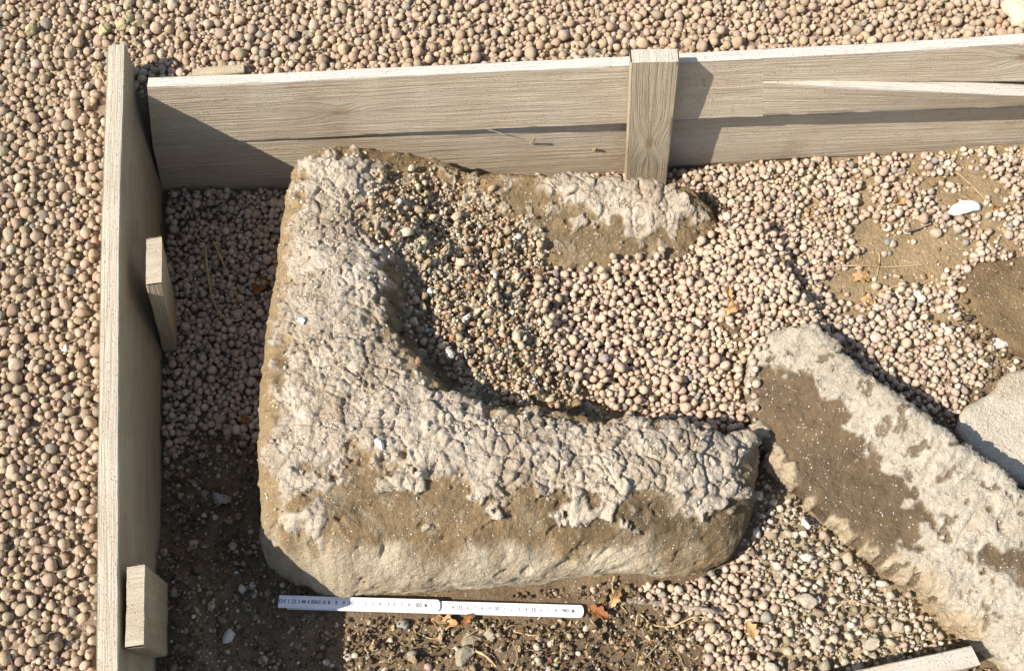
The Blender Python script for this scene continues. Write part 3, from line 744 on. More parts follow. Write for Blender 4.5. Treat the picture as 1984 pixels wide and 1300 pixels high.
mud_z = wmask([(1560, 290), (1984, 215), (2200, 200), (2200, 520), (1900, 520), (1850, 620), (1620, 660), (1500, 560), (1460, 430)], .04)
mud_bare = np.clip(wmask([(1650, 455), (1760, 440), (1860, 455), (1880, 500), (1790, 560), (1720, 560), (1640, 610), (1600, 560), (1640, 500)], .04) + wmask([(1780, 340), (1880, 330), (1960, 400), (1900, 430), (1820, 420)], .04) + sstep(.60, .66, fbm(HX, HY, 22, 3, 430)), 0, 1)
dens = inside * (1 - .85 * DEB) * np.clip(full + mud_z * (1 - .93 * mud_bare), 0, 1) * ~stone_here
soil_bits = inside * (1 - np.clip(full + mud_z, 0, 1)) * ~stone_here
m_full = rs.rand(*HX.shape) < dens
sm = area_sampler(m_full, rs); A_in = dens.sum() * GRES ** 2
p_in = settle(int(A_in / 0.55e-4), sm, lognorm(rs, .0044, .23, .003, .0078), rs, 5, .008, .009, base=GROUND_H)
p_in2 = settle(int(A_in / 1.4e-4), sm, lognorm(rs, .0036, .25, .0025, .006), rs, 5, .008, .014, base=GROUND_H)
# a thin scatter on soil
sm = area_sampler(soil_bits > .5, rs); A_s = (soil_bits > .5).sum() * GRES ** 2
p_s = settle(int(A_s / 1.5e-3), sm, lognorm(rs, .0048, .3, .003, .0085), rs, 2, .004, .006, sink=.5, base=GROUND_H)
p_in = np.r_[p_in, p_in2, p_s]
# pebbles in the hollow
BAS_PX = [(1035, 580), (1090, 530), (1190, 516), (1330, 505), (1385, 470), (1400, 420), (1470, 415), (1515, 470), (1545, 560), (1610, 650), (1560, 640), (1490, 660), (1455, 720), (1450, 820), (1380, 822), (1300, 815), (1200, 800), (1140, 770), (1090, 700), (1050, 640)]
m_bas = rs.rand(*HX.shape) < wmask(BAS_PX, .062, .016)
sm = area_sampler(m_bas, rs); A_b = m_bas.sum() * GRES ** 2
p_b = settle(int(A_b / 0.44e-4), sm, lognorm(rs, .0044, .17, .0032, .0066), rs, 6, .010, .013)
p_b2 = settle(int(A_b / 2.0e-4), sm, lognorm(rs, .0045, .25, .003, .007), rs, 5, .010, .019)
p_b = np.r_[p_b, p_b2]

PEBC = [srgb(180, 157, 130), srgb(174, 151, 123), srgb(186, 166, 140), srgb(178, 153, 127), srgb(166, 147, 122), srgb(150, 140, 124)]
c_out = palette(rs, len(p_out), PEBC, [5, 5, 3, 3, 2, .35])
tgt = srgb(163, 139, 107) / srgb(172, 146, 116)           # the bed on the left is a browner, more olive batch
wst = sstep(.0, .12, board_x(p_out[:, 1]) - p_out[:, 0])[:, None] * .45
c_out = c_out * (1 - wst + wst * tgt)
c_in = palette(rs, len(p_in), [srgb(189, 169, 145), srgb(182, 160, 136), srgb(174, 153, 130), srgb(196, 179, 156), srgb(150, 142, 130)], [4, 4, 3, 2, .3])
c_b = palette(rs, len(p_b), [srgb(193, 169, 143), srgb(187, 162, 137), srgb(197, 177, 152), srgb(183, 163, 140), srgb(150, 142, 132)], [5, 4, 3, 2, .25], .09)
# the 300 that show largest become single pieces of the ground
allp = np.r_[p_out, p_in, p_b]; allc = np.r_[c_out, c_in, c_b]; src = np.r_[np.zeros(len(p_out)), np.ones(len(p_in)), 2 * np.ones(len(p_b))].astype(int)
u, v = proj(allp[:, :3])
ii = np.clip(((allp[:, 0] - GX0) / GRES).astype(int), 0, H.shape[0] - 1); jj = np.clip(((allp[:, 1] - GY0) / GRES).astype(int), 0, H.shape[1] - 1)
vis = (u > 5) & (u < 1979) & (v > 5) & (v < 1295) & (H[ii, jj] < allp[:, 2] + allp[:, 3] * 1.1)
depth = np.linalg.norm(allp[:, :3] - CAM_C, axis=1)
score = np.where(vis, allp[:, 3] / depth, 0)
top = np.argsort(-score)[:300]; single = np.zeros(len(allp), bool); single[top] = True
pm = []
for i, (bv, bf) in enumerate(PEB_FINE):
    me = bpy.data.meshes.new('clay_pebble'); me.from_pydata(bv.tolist(), [], bf.tolist()); me.materials.append(M_PEBO)
    me.polygons.foreach_set('use_smooth', np.ones(len(bf), bool)); pm.append(me)
for q in top:
    o = bpy.data.objects.new('clay_pebble', pm[random.randrange(len(pm))]); COL.objects.link(o)
    o.location = allp[q, :3]; o.scale = [allp[q, 3] * 1.0] * 3
    o.rotation_euler = [random.uniform(0, 6.28) for _ in range(3)]; o.color = (*allc[q], 1); o.parent = ground
for s_, nm, lab in ((0, 'outer_clay_gravel', 'tan expanded clay pebbles spread outside the plank walls'), (1, 'enclosure_clay_gravel', 'clay pebbles strewn over soil inside the plank enclosure'), (2, 'hollow_clay_gravel', 'pinkish clay pebbles filling the hollow of the large stone')):
    sel = (src == s_) & ~single
    tag(scatter_mesh(nm, allp[sel], PEB_BASES, allc[sel], M_PEB, 600 + s_), lab, 'gravel', kind='stuff')

# rubble on the slope of the hollow
RUB_PX = [(705, 410, .165), (760, 345, .15), (840, 335, .12), (930, 385, .095), (1000, 440, .08), (1060, 520, .07), (1055, 640, .07), (1120, 760, .07), (1180, 803, .07), (1040, 780, .095), (910, 755, .118), (840, 690, .125), (800, 610, .13), (785, 510, .14), (745, 450, .15)]
m_r = rs.rand(*HX.shape) < wmask(RUB_PX, .09, .030)
sm = area_sampler(m_r, rs); A_r = m_r.sum() * GRES ** 2
p_r = settle(int(A_r / 0.85e-4), sm, lognorm(rs, .0040, .45, .002, .0090), rs, 3, .005, .010, sink=.62)
p_r2 = settle(int(A_r / 0.30e-4), sm, lognorm(rs, .0022, .3, .002, .004), rs, 2, .004, .010, sink=.45)
cr = palette(rs, len(p_r) + len(p_r2), [srgb(188, 170, 142), srgb(166, 145, 115), srgb(146, 122, 92), srgb(186, 154, 127), srgb(178, 126, 94), srgb(208, 202, 188), srgb(128, 120, 110)], [6, 5, 3, 1.8, .10, .6, .1], .10) * 1.25
cr = np.clip(cr, 0, .75)
o1 = scatter_mesh('rubble_crumbs', p_r, CRUMB_BASES, cr[:len(p_r)], M_CRUMB, 620, smooth=False); tag(o1, 'loose mortar rubble on the shaded inner slope of the hollow', 'rubble', kind='stuff')
o2 = scatter_mesh('rubble_grit', p_r2, GRIT_BASES, cr[len(p_r):], M_CRUMB, 621); tag(o2, 'fine grit between the rubble in the hollow', 'grit', kind='stuff')
# crumbs lying on the crust
m_c = (rs.rand(*HX.shape) < wmask(CRUST1, .15, .040)) & stone_here & (HY > px(500, 1060, .12)[1])
sm = area_sampler(m_c, rs); A_c = m_c.sum() * GRES ** 2
p_c = settle(int(A_c / 2.6e-4), sm, lognorm(rs, .0025, .36, .002, .0065), rs, 2, .003, .008, sink=.85)
c_c = palette(rs, len(p_c), [C_CRUST, C_CRUST2, srgb(205, 196, 176)], [4, 3, 1], .06)
tag(scatter_mesh('crust_crumbs', p_c, CRUMB_BASES, c_c, M_CRUMB, 622, squash=.7, smooth=False), 'small crumbs lying loose on the grey crust of the large stone', 'crumbs', kind='stuff')
m_d = rs.rand(*HX.shape) < DEB * ~stone_here * inside
sm = area_sampler(m_d, rs); A_d = (DEB * ~stone_here * inside).sum() * GRES ** 2
p_d = settle(int(A_d / 0.16e-4), sm, lognorm(rs, .0036, .50, .002, .011), rs, 3, .005, .014, sink=.50, base=GROUND_H)
p_dp = settle(int(A_d / 6e-4), sm, lognorm(rs, .0055, .25, .003, .010), rs, 3, .005, .014, sink=.1, base=GROUND_H)
c_d = palette(rs, len(p_d), [srgb(190, 176, 152), srgb(176, 160, 134), srgb(152, 134, 108), srgb(204, 194, 174)], [4, 4, 2, 1], .1) * 1.1
tag(scatter_mesh('crumbled_debris', p_d, CRUMB_BASES, c_d, M_CRUMB, 631, squash=.75, smooth=False), 'pale crumbled mortar debris between the hollowed stone and the slab', 'debris', kind='stuff')
tag(scatter_mesh('debris_pebbles', p_dp, PEB_BASES, palette(rs, len(p_dp), [srgb(188, 160, 134), srgb(178, 156, 132)], [1, 1], .1), M_PEB, 632), 'scattered pinkish pebbles lying among the pale debris by the slab', 'gravel', kind='stuff')
# soil crumbs in front, beside the slab and round the stones
m_f = (soil_bits > .5)
sm = area_sampler(m_f, rs)
p_f = settle(int(A_s / 0.5e-4), sm, lognorm(rs, .0030, .42, .002, .010), rs, 2, .004, .010, sink=.3, base=GROUND_H)
c_f = palette(rs, len(p_f), [srgb(124, 102, 74), srgb(148, 126, 98), srgb(172, 156, 128), srgb(200, 188, 164), srgb(146, 104, 80), srgb(100, 84, 66)], [5, 4, 3, 1.4, .6, 1.5], .16)
tag(scatter_mesh('soil_crumbs', p_f, CRUMB_BASES, c_f, M_CRUMB, 623, smooth=False), 'dark soil crumbs and small stones around the ruler', 'soil crumbs', kind='stuff')
p_f2 = settle(int(A_s / 0.5e-4), sm, lognorm(rs, .0021, .2, .002, .003), rs, 1, .004, .012, sink=.3, base=GROUND_H)
c_f2 = palette(rs, len(p_f2), [srgb(100, 80, 58), srgb(134, 114, 88), srgb(170, 152, 124), srgb(196, 184, 160)], [5, 4, 1, .35], .16)
tag(scatter_mesh('soil_grit', p_f2, GRIT_BASES, c_f2, M_CRUMB, 624), 'fine gritty soil inside the plank enclosure', 'grit', kind='stuff')
m_m = (inside & ~stone_here & (np.clip(full + mud_z, 0, 1) > .3))
sm = area_sampler(m_m, rs)
p_m = settle(int(m_m.sum() * GRES ** 2 / 2.0e-4), sm, lognorm(rs, .0023, .3, .002, .005), rs, 1, .004, .010, sink=.4, base=GROUND_H)
c_m = palette(rs, len(p_m), [srgb(150, 124, 86), srgb(170, 150, 118), srgb(206, 196, 176)], [4, 3, 1.2], .15)
tag(scatter_mesh('mud_grit', p_m, GRIT_BASES, c_m, M_CRUMB, 625), 'fine grit and mud bits between the pebbles inside the enclosure', 'grit', kind='stuff')

# ------------------------------------------------------------------ planks
def plank(name, T, B, th, mat, back, seed, parent=None, knots=(), bleach_top=0.0, warp=.0012, stain_low=0.0, bleach_front=0.0, end_bleach=0.0, fade=0.0):
    """T, B: matching lines of points along the upper and lower front edges; th: thickness; back: unit vector to the rear"""
    T = np.asarray(T, float); B = np.asarray(B, float)
    L = np.r_[0, np.cumsum(np.linalg.norm(np.diff(T, axis=0), axis=1))]
    m = max(int(L[-1] / .006), 8); t = np.linspace(0, L[-1], m)
    Ti = np.stack([np.interp(t, L, T[:, i]) for i in range(3)], -1); Bi = np.stack([np.interp(t, L, B[:, i]) for i in range(3)], -1)
    h = np.linalg.norm(Ti - Bi, axis=1).mean(); nf = max(int(h / .006), 4); nt_ = 4
    bv = .0016
    a = np.linspace(0, 1, nf + 1); sec = []      # (along height 0 top..1 bottom, depth 0 front..1 back, across coord)
    e = bv / h; d = bv / th
    for q in a: sec.append((min(max(q, e), 1 - e), 0, q * h))
    for q in np.linspace(d, 1 - d, nt_): sec.append((1, q, h + q * th))
    for q in a[::-1]: sec.append((min(max(q, e), 1 - e), 1, h + th + (1 - q) * h))
    for q in np.linspace(1 - d, d, nt_): sec.append((0, q, -q * th))
    sec = np.array(sec); k = len(sec)
    V = Ti[:, None] * (1 - sec[None, :, :1]) + Bi[:, None] * sec[None, :, :1] + np.asarray(back)[None, None] * (th * sec[None, :, 1:2])
    al = np.repeat(t[:, None], k, 1); ac = np.repeat(sec[None, :, 2], m, 0)
    wob = warp * (fbm(al, ac, 30, 3, seed) - .5) + .0010 * (fbm(al * 4, ac * 60, 3, 2, seed + 3) - .5)
    V += np.asarray(back)[None, None] * wob[..., None] * np.where(sec[:, 1] < .5, 1, -1)[None, :, None]
    V[..., 2] += (warp * 1.2 * (fbm(al, ac * 0, 25, 3, seed + 5) - .5)) * (sec[:, 0] < .01)[None]
    V[..., 2] += (warp * 2.2 * (fbm(al, ac * 0, 22, 4, seed + 6) - .5)) * (sec[:, 0] > .99)[None]
    knot = np.zeros_like(al); gac = ac + .006 * (fbm(al, ac, 5, 3, seed + 9) - .5)
    for kx, ky, kr in knots:
        r = np.hypot((al - kx) * .62, ac - ky); knot = np.maximum(knot, sstep(kr, kr * .55, r))
        gac = gac + np.sign(ac - ky) * kr * 1.5 * np.exp(-(r / (kr * 2.2)) ** 2)
    stain = stain_low * sstep(.55, 1.0, np.repeat(sec[None, :, 0], m, 0)) * (.3 + .9 * fbm(al, ac, 14, 3, seed + 12))
    topf = ((sec[:, 0] < .01) | (ac[0] < .0012)).astype(float)
    bleach = np.clip(bleach_top * topf[None] * (.6 + .8 * fbm(al, ac, 18, 3, seed + 15)) + bleach_front * (sec[:, 1] < .01)[None] * fbm(al, ac, 20, 3, seed + 18), 0, 1)
    if fade: bleach = bleach * sstep(fade * .15, fade, al)
    wc = np.stack([al + seed * 3.7, gac + seed * .31, np.zeros_like(al)], -1)
    idx = np.arange(m * k).reshape(m, k)
    f = np.stack([idx[:-1], np.roll(idx[:-1], -1, 1), np.roll(idx[1:], -1, 1), idx[1:]], -1).reshape(-1, 4)
    # end grain caps: front column quads to back column
    caps = []
    ends_v = []; base_n = m * k
    ex_w = []; 
    for row, flip in ((0, False), (m - 1, True)):
        c = V[row]; off = base_n + len(ends_v)
        ends_v += list(c); ex_w += [(p_, q_ * 1.0, 3.0 + seed) for p_, q_ in zip(sec[:, 1] * th * .9 + seed, sec[:, 0] * h * .6)]
        nb = nf + 1
        loopi = list(range(k))
        fr = list(range(0, nb)); bk = list(range(nb + nt_, nb + nt_ + nb))[::-1]
        for q in range(nb - 1):
            quad = [off + fr[q], off + fr[q + 1], off + bk[q + 1], off + bk[q]]
            caps.append(quad if not flip else quad[::-1])
        bt = list(range(nb, nb + nt_)); tp = list(range(nb + nt_ + nb, k))
        for strip, s0, s1 in ((bt, fr[-1], bk[-1]), (tp[::-1], fr[0], bk[0])):
            ch = [s0] + strip + [s1]
            for q in range(1, len(ch) - 2):
                caps.append([off + ch[0], off + ch[q], off + ch[q + 1], off + ch[-1]] if q == 1 and False else [off + ch[0], off + ch[q], off + ch[q + 1], off + ch[q + 1]])
    V2 = np.r_[V.reshape(-1, 3), np.array(ends_v)]
    caps4 = [c for c in caps if len(set(c)) == 4]
    nE = len(ends_v)
    ob = mesh_np(name, V2, np.r_[f, np.array(caps4)], mat, None, None, True,
                 {'wc': np.r_[wc.reshape(-1, 3), np.array(ex_w)], 'knot': np.r_[knot.ravel(), np.zeros(nE)], 'stain': np.r_[stain.ravel(), np.zeros(nE)], 'bleach': np.r_[bleach.ravel(), np.full(nE, end_bleach)]})
    md = ob.modifiers.new('edges', 'EDGE_SPLIT'); md.split_angle = math.radians(40)
    if parent is not None: adopt(ob, parent)
    return ob

# north wall
fb = -F_N
wall = empty('plank_wall', px(1250, 345, 0.0))
tag(wall, 'low wall of two weathered planks nailed to a short upright post', 'plank wall')
def edge_at(P, xs, line):
    return [fence_pt(x, float(np.interp(x, [p[0] for p in line], [p[1] for p in line]))) for x in xs]
LT = [(285, 167), (500, 160), (700, 150), (960, 138), (1218, 126), (1320, 120), (1600, 106), (1800, 95), (1984, 82), (2250, 62)]
LBm = [(296, 284), (500, 274), (700, 263), (960, 251), (1208, 241), (1320, 233), (1600, 222), (1800, 214), (1984, 207), (2250, 196)]
xsl = [285, 500, 700, 960, 1218, 1320, 1478]
fwx = lambda x: float(np.interp(x, [285, 700, 960, 1218, 1600, 2250], [0, .004, .010, .017, .021, .023]))
def ln(line, xs, k=1.0, add=None): return [fence_pt(x, float(np.interp(x, [p[0] for p in line], [p[1] for p in line])), fwx(x) * k + (add[i] if add else 0)) for i, x in enumerate(xs)]
up = plank('plank', ln(LT, xsl, .6), ln(LBm, [296] + xsl[1:]), .016, M_WOOD, fb, 1, wall, [(.28, .075, .011), (.02, .03, .0)][:1], bleach_top=.95)
up['label'] = 'upper plank, bleached along its top edge'
xr = [1478, 1490, 1600, 1800, 1984, 2250]
cA = [(1478, 158.5), (1490, 158.2), (1600, 159), (1800, 160), (1984, 160), (2250, 158)]
cB = [(1478, 158.8), (1490, 159), (1600, 166), (1800, 176), (1984, 186), (2250, 198)]
h1 = plank('plank', ln(LT, xr, .6), ln(cA, xr, .8), .016, M_WOOD, fb, 2, wall, [(.36, .028, .014)], bleach_top=.95)
h1['label'] = 'upper half of the split plank end, with a knot'
h2T = ln(cB, xr, .8, [0, .0012, .008, .014, .019, .023])
h2B = ln(LBm, xr, 1.0, [0, .0003, .002, .003, .004, .005])
h2 = plank('plank', h2T, h2B, .021, M_WOOD, fb, 3, wall, [], bleach_top=1.0, fade=.09)
h2['label'] = 'lower half of the split plank end, bare wood showing in the split'
LLT = [(x, y + 1.5) for x, y in LBm]
LLB = [(318, 378), (600, 363), (1010, 345), (1207, 333), (1320, 322), (1560, 306), (1984, 288), (2250, 280)]
xl = [296, 500, 700, 960, 1218, 1400, 1600, 1800, 1984, 2250]
bk_off = -.0175
lowT = [p - F_N * .0012 for p in edge_at(None, xl, LLT)]; lowB = [p + F_N * .001 for p in edge_at(None, [318] + xl[1:], LLB)]
lp = plank('plank', lowT, lowB, .016, M_WOOD, fb, 5, wall, [(.40, .070, .009)], stain_low=.35, bleach_top=.1)
lp['label'] = 'lower plank, set back under the upper one'
pT = [fence_pt(1222, 122, .040), fence_pt(1317, 120, .040)]; pB = [fence_pt(1207, 352, .034), fence_pt(1296, 356, .034)]
# post runs vertically: length from top to foot
def upright(name, c_top, c_bot, ax_w, w, ax_d, dpt, mat, seed, parent=None, **kw):
    """a stake: length along top->bottom, w wide along ax_w, dpt deep along ax_d (away from the seen face)"""
    a = np.asarray(c_top) - ax_w * w / 2; b = np.asarray(c_top) + ax_w * w / 2
    c = np.asarray(c_bot) - ax_w * w / 2; d = np.asarray(c_bot) + ax_w * w / 2
    n = 6
    T = [a + (c - a) * t for t in np.linspace(0, 1, n)]; B = [b + (d - b) * t for t in np.linspace(0, 1, n)]
    return plank(name, T, B, dpt, mat, ax_d, seed, parent, **kw)
pc_t = (pT[0] + pT[1]) / 2; pc_b = (pB[0] + pB[1]) / 2 ; axw = (pT[1] - pT[0]); wpost = np.linalg.norm(axw); axw /= wpost
pc_b = pc_b + (pc_b - pc_t) * .15
post = upright('post', pc_t, pc_b, axw, wpost, fb, .022, M_WOOD2, 8, wall, knots=[(.19, .035, .011)], end_bleach=.6)
post['label'] = 'short upright post nailed in front of the planks'

def wall_tube(name, pts, r0, r1, out):
    P_ = [fence_pt(x, y, o) for (x, y), o in zip(pts, out)]
    o = tube(name, P_, r0, r1, M_WOOD2S); return adopt(o, wall)
# left board
T = LB_TOP; B = LB_BOT.copy()
west = np.array([-1.0, 0.0, 0.0]); dirb = (T[-1] - T[1]); west = np.array([dirb[1], -dirb[0], 0.]); west /= np.linalg.norm(west)
if west[0] > 0: west = -west
B2 = np.array([b + (b - t) * .10 for t, b in zip(T, B)])
lb = plank('side_board', T[1:], B2[1:], .026, M_WOOD2, west, 11, None, stain_low=.55, bleach_top=.30)
tag(lb, 'long weathered board standing on edge along the left side of the enclosure', 'board')

# two stakes beside the left board
yax = (T[1] - T[4]); yax[2] = 0; yax /= np.linalg.norm(yax); east = -west
def stake(name, tpx, bpx, ztop, zbot, w, d, seed, label):
    a, b = px(*tpx, ztop), px(*bpx, zbot)
    o = upright(name, a + east * d / 2, b + east * d / 2, -yax, w, west, d, M_WOOD2, seed, None, end_bleach=.15)
    return tag(o, label, 'stake')
stake('wooden_stake', (298, 505), (333, 655), .262, -.02, .072, .021, 21, 'wooden stake leaning by the left board, its end sunlit, upper of two')
stake('wooden_stake', (262, 1172), (328, 1212), .250, -.02, .096, .021, 23, 'wooden stake against the left board near the photo bottom, lower of two')

# plank lying at the lower right
q0, q1 = px(1400, 1354, .085), px(1882, 1250, .085); q2, q3 = px(1412, 1402, .085), px(1900, 1287, .085)
lo = plank('loose_plank', [q0, (q0 + q1) / 2, q1], [q2, (q2 + q3) / 2, q3], .10, M_WOOD, np.array([0, 0, -1.0]), 31, None, bleach_front=1.2, end_bleach=.0)
tag(lo, 'short bleached plank on edge at the lower right corner, below the slab', 'plank')

# wood chip behind the wall
def chip_box(name, a, b, w, th, mat, seed):
    a = np.asarray(a); b = np.asarray(b); d = b - a; d /= np.linalg.norm(d); s = np.cross([0, 0, 1.0], d); s /= np.linalg.norm(s)
    T_ = [a + s * w / 2, (a + b) / 2 + s * w / 2, b + s * w * .35]; B_ = [a - s * w / 2, (a + b) / 2 - s * w / 2, b - s * w * .45]
    return plank(name, T_, B_, th, mat, np.array([0, 0, -1.0]), seed)
zc = OUT_Z + .026
tag(chip_box('wood_chip', px(372, 142, zc), px(472, 130, zc + .002), .018, .008, M_WOOD2, 41), 'flat grey wood offcut lying on gravel behind the wall', 'wood offcut')

# ------------------------------------------------------------------ folding ruler
zr = 0.0125
A = px(541, 1165, zr + .0035); Bp = px(1131, 1182, zr + .0035)
ud = Bp - A; ud[2] = 0; LR = np.linalg.norm(ud); ud /= LR; vd = np.array([-ud[1], ud[0], 0])
ruler = empty('folding_ruler', (A + Bp) / 2); tag(ruler, 'white folding ruler lying on the soil in front of the large stone', 'ruler')
def ruler_seg(x0, x1, z, w=.0168, th=.0032, round0=False, round1=True, v0=0.0):
    pts = []
    n = 9
    def arc(cx, sgn):
        return [(cx + sgn * math.cos(t) * .004, math.sin(t) * w / 2) for t in np.linspace(-math.pi / 2, math.pi / 2, n)]
    right = arc(x1 - .004, 1) if round1 else [(x1, -w / 2), (x1, w / 2)]
    left = [(2 * (x0 + .004) - p[0] + 0, p[1]) for p in arc(x0 + .004, 1)][::-1] if round0 else [(x0, w / 2), (x0, -w / 2)]
    loop = right + left
    V = []
    for zz, ins in ((z, 0), (z + th - .0003, 0), (z + th, .0003)):
        for (a, b) in loop:
            b2 = b - math.copysign(ins, b); p = A + ud * a + vd * (b2 + v0); V.append((p[0], p[1], zz))
    k = len(loop); me = bpy.data.meshes.new('segment')
    F_ = [[i, (i + 1) % k, k + (i + 1) % k, k + i] for i in range(k)] + [[k + i, k + (i + 1) % k, 2 * k + (i + 1) % k, 2 * k + i] for i in range(k)]
    F_ += [list(range(2 * k, 3 * k)), list(range(k))[::-1]]
    me.from_pydata(V, [], F_); me.materials.append(M_RULER); o = bpy.data.objects.new('segment', me); COL.objects.link(o)
    return adopt(o, ruler)
L1 = LR * (855 - 541) / 590; L2 = LR * (798 - 541) / 590
seg1 = ruler_seg(0, L1, zr + .0036, round1=True); seg2 = ruler_seg(L2, LR, zr, round1=True, v0=-.0012)
seg3 = ruler_seg(L1 - .212, L1 - .002, zr - .0068 + .0034, v0=-.0006)
def text(s, x, v, z, size, par, bold=0.0):
    c = bpy.data.curves.new('print', 'FONT'); c.body = s; c.size = size; c.align_x = 'CENTER'; c.align_y = 'CENTER'; c.extrude = .00005; c.offset = bold
    o = bpy.data.objects.new('print', c); p = A + ud * x + vd * v
    mw = Matrix(((ud[0], vd[0], 0, p[0]), (ud[1], vd[1], 0, p[1]), (0, 0, 1, z), (0, 0, 0, 1)))
    dg = bpy.context.evaluated_depsgraph_get()
    COL.objects.link(o); dg.update(); me = bpy.data.meshes.new_from_object(o.evaluated_get(dg)); bpy.data.objects.remove(o)
    me.transform(mw); me.materials.clear(); me.materials.append(M_INK)
    ob = bpy.data.objects.new('print', me); COL.objects.link(ob); ob.parent = par; ob.matrix_parent_inverse = Matrix.Translation(-Vector(ruler.location)) if par is ruler else par.matrix_world.inverted()
    return ob
bpy.context.view_layer.update()
cm = LR / 41.8
z1t = zr + .0036 + .0032 + .0001; z2t = zr + .0032 + .0001
def put(s, x, size, bold=0.0, v=0.0):
    on1 = x < L1 - .004
    text(s, x, v + (0 if on1 else -.0012), z1t if on1 else z2t, size, ruler, bold)
for i in range(7, 42):
    if i in (20, 40): put(str(i), i * cm - .006, .0074, .00022)
    elif i % 10 == 0 or i % 5 == 0: put(str(i), i * cm, .0072, .00018)
    elif i not in (21,): put(str(i % 10), i * cm, .0064, .00012)
put('1', 21.1 * cm, .0064, .00012)
put('1 DX 1 22 3 M 4 8065 III 6', 3.3 * cm, .0070, .00012)
# fine millimetre ticks, one part for each segment
for (a0, a1, zz, vo) in ((.3, L1 / cm - .5, z1t, 0.0), (L1 / cm + .3, 41.5, z2t, -.0012)):
    V = []; F_ = []
    for t in np.arange(math.ceil(a0 * 2) / 2, a1, .5):
        hgt = .0030 if abs(t - round(t)) < .01 else .0018
        for sg in (1, -1):
            c0 = A + ud * (t * cm) + vd * (vo + sg * .0081); c1 = c0 - vd * sg * hgt; s_ = ud * .00012
            b = len(V); V += [tuple(q) for q in ((c0 - s_), (c0 + s_), (c1 + s_), (c1 - s_))]; F_.append([b, b + 1, b + 2, b + 3])
    V = [(p[0], p[1], zz) for p in V]; me = bpy.data.meshes.new('tick_marks'); me.from_pydata(V, [], F_); me.materials.append(M_INK)
    o = bpy.data.objects.new('tick_marks', me); COL.objects.link(o); adopt(o, ruler)
def disc(x, r, z, th, name, mat, v=0.0):
    n = 20; V = []; p = A + ud * x + vd * v
    for zz, rr in ((z, r), (z + th, r * .8)):
        for q in range(n): V.append((p[0] + math.cos(q * 6.2832 / n) * rr, p[1] + math.sin(q * 6.2832 / n) * rr, zz))
    F_ = [[q, (q + 1) % n, n + (q + 1) % n, n + q] for q in range(n)] + [list(range(n, 2 * n))]
    me = bpy.data.meshes.new(name); me.from_pydata(V, [], F_); me.materials.append(mat); o = bpy.data.objects.new(name, me); COL.objects.link(o); adopt(o, ruler)
disc(20.3 * cm, .0022, z1t, .0005, 'rivet', M_RIVET); disc(40.35 * cm, .0022, z2t, .0005, 'rivet', M_RIVET, -.0012)

# ------------------------------------------------------------------ leaves, straws, twigs
def ground_pt(x, y, up=0.0):
    z = .0
    for _ in range(6):
        p = px(x, y, z); z = height_at(p[0], p[1])
    p = px(x, y, z); p[2] = z + up; return p
def tube(name, pts, r0, r1, mat, sides=6, n=6):
    P = smooth_open(pts, n); m = len(P); V = []; F_ = []
    rr = np.linspace(r0, r1, m); up = np.array([.1, .2, 1.0])
    for i in range(m):
        t = P[min(i + 1, m - 1)] - P[max(i - 1, 0)]; t /= np.linalg.norm(t) + 1e-9
        a = np.cross(t, up); a /= np.linalg.norm(a) + 1e-9; b = np.cross(t, a)
        wob = 1 + .15 * math.sin(i * 1.7)
        for k in range(sides):
            ang = 6.2832 * k / sides; V.append(P[i] + (a * math.cos(ang) + b * math.sin(ang) * .7) * rr[i] * wob)
    for i in range(m - 1):
        for k in range(sides):
            F_.append([i * sides + k, i * sides + (k + 1) % sides, (i + 1) * sides + (k + 1) % sides, (i + 1) * sides + k])
    return mesh_np(name, np.array(V), np.array(F_), mat)
def stalk(name, pts, r0, r1, mat, label, cat, group=None, lifts=None):
    lifts = lifts or [.004] * len(pts)
    W = [ground_pt(x, y, l + r0) for (x, y), l in zip(pts, lifts)]
    return tag(tube(name, W, r0, r1, mat), label, cat, group)
G = 'dry straws lying about'
stalk('straw', [(403, 486), (408, 530), (418, 590), (440, 622), (468, 622), (482, 608)], .0022, .0010, M_STRAW, 'long bent pale straw in the shade between left board and stone', 'straw', G, [.012, .016, .012, .006, .004, .002])
stalk('straw', [(420, 478), (436, 515), (452, 555), (464, 580), (472, 573)], .0016, .0009, M_STRAW, 'straight pale straw with hooked tip, in shade left of the stone', 'straw', G, [.014, .012, .008, .004, .002])
stalk('straw', [(424, 477), (432, 492), (440, 505)], .0011, .0007, M_STRAW, 'short straw beside the hooked straw left of the stone', 'straw', G, [.014, .012, .010])
stalk('straw', [(1562, 378), (1582, 392), (1600, 412), (1610, 430)], .0010, .0006, M_STRAW, 'thin pale straw on pebbles below the right half of the wall', 'straw', G)
stalk('straw', [(1852, 338), (1880, 362), (1905, 388), (1934, 415)], .0010, .0006, M_STRAW, 'thin straight straw above the white shell fragment', 'straw', G)
stalk('straw', [(1605, 522), (1660, 519), (1720, 521), (1785, 517)], .0013, .0008, M_STRAW, 'long pale straw lying level across the bare mud', 'straw', G, [.006, .006, .005, .005])
stalk('straw', [(1648, 484), (1675, 493), (1702, 496), (1697, 540)], .0010, .0006, M_STRAW, 'kinked thin straw above the long level straw on mud', 'straw', G)
stalk('straw', [(1703, 568), (1740, 556), (1768, 555), (1800, 546)], .0009, .0006, M_STRAW, 'thin straw next to the crumbly white lump', 'straw', G)
stalk('straw', [(1190, 1118), (1186, 1140), (1196, 1165), (1215, 1188)], .0014, .0009, M_STRAW, 'curved straw beside the right end of the ruler', 'straw', G)
stalk('straw', [(1232, 1212), (1238, 1190), (1262, 1210), (1300, 1214), (1345, 1196), (1372, 1200)], .0016, .0008, M_STRAW, 'looping pale fibre below the grey twig', 'straw', G)
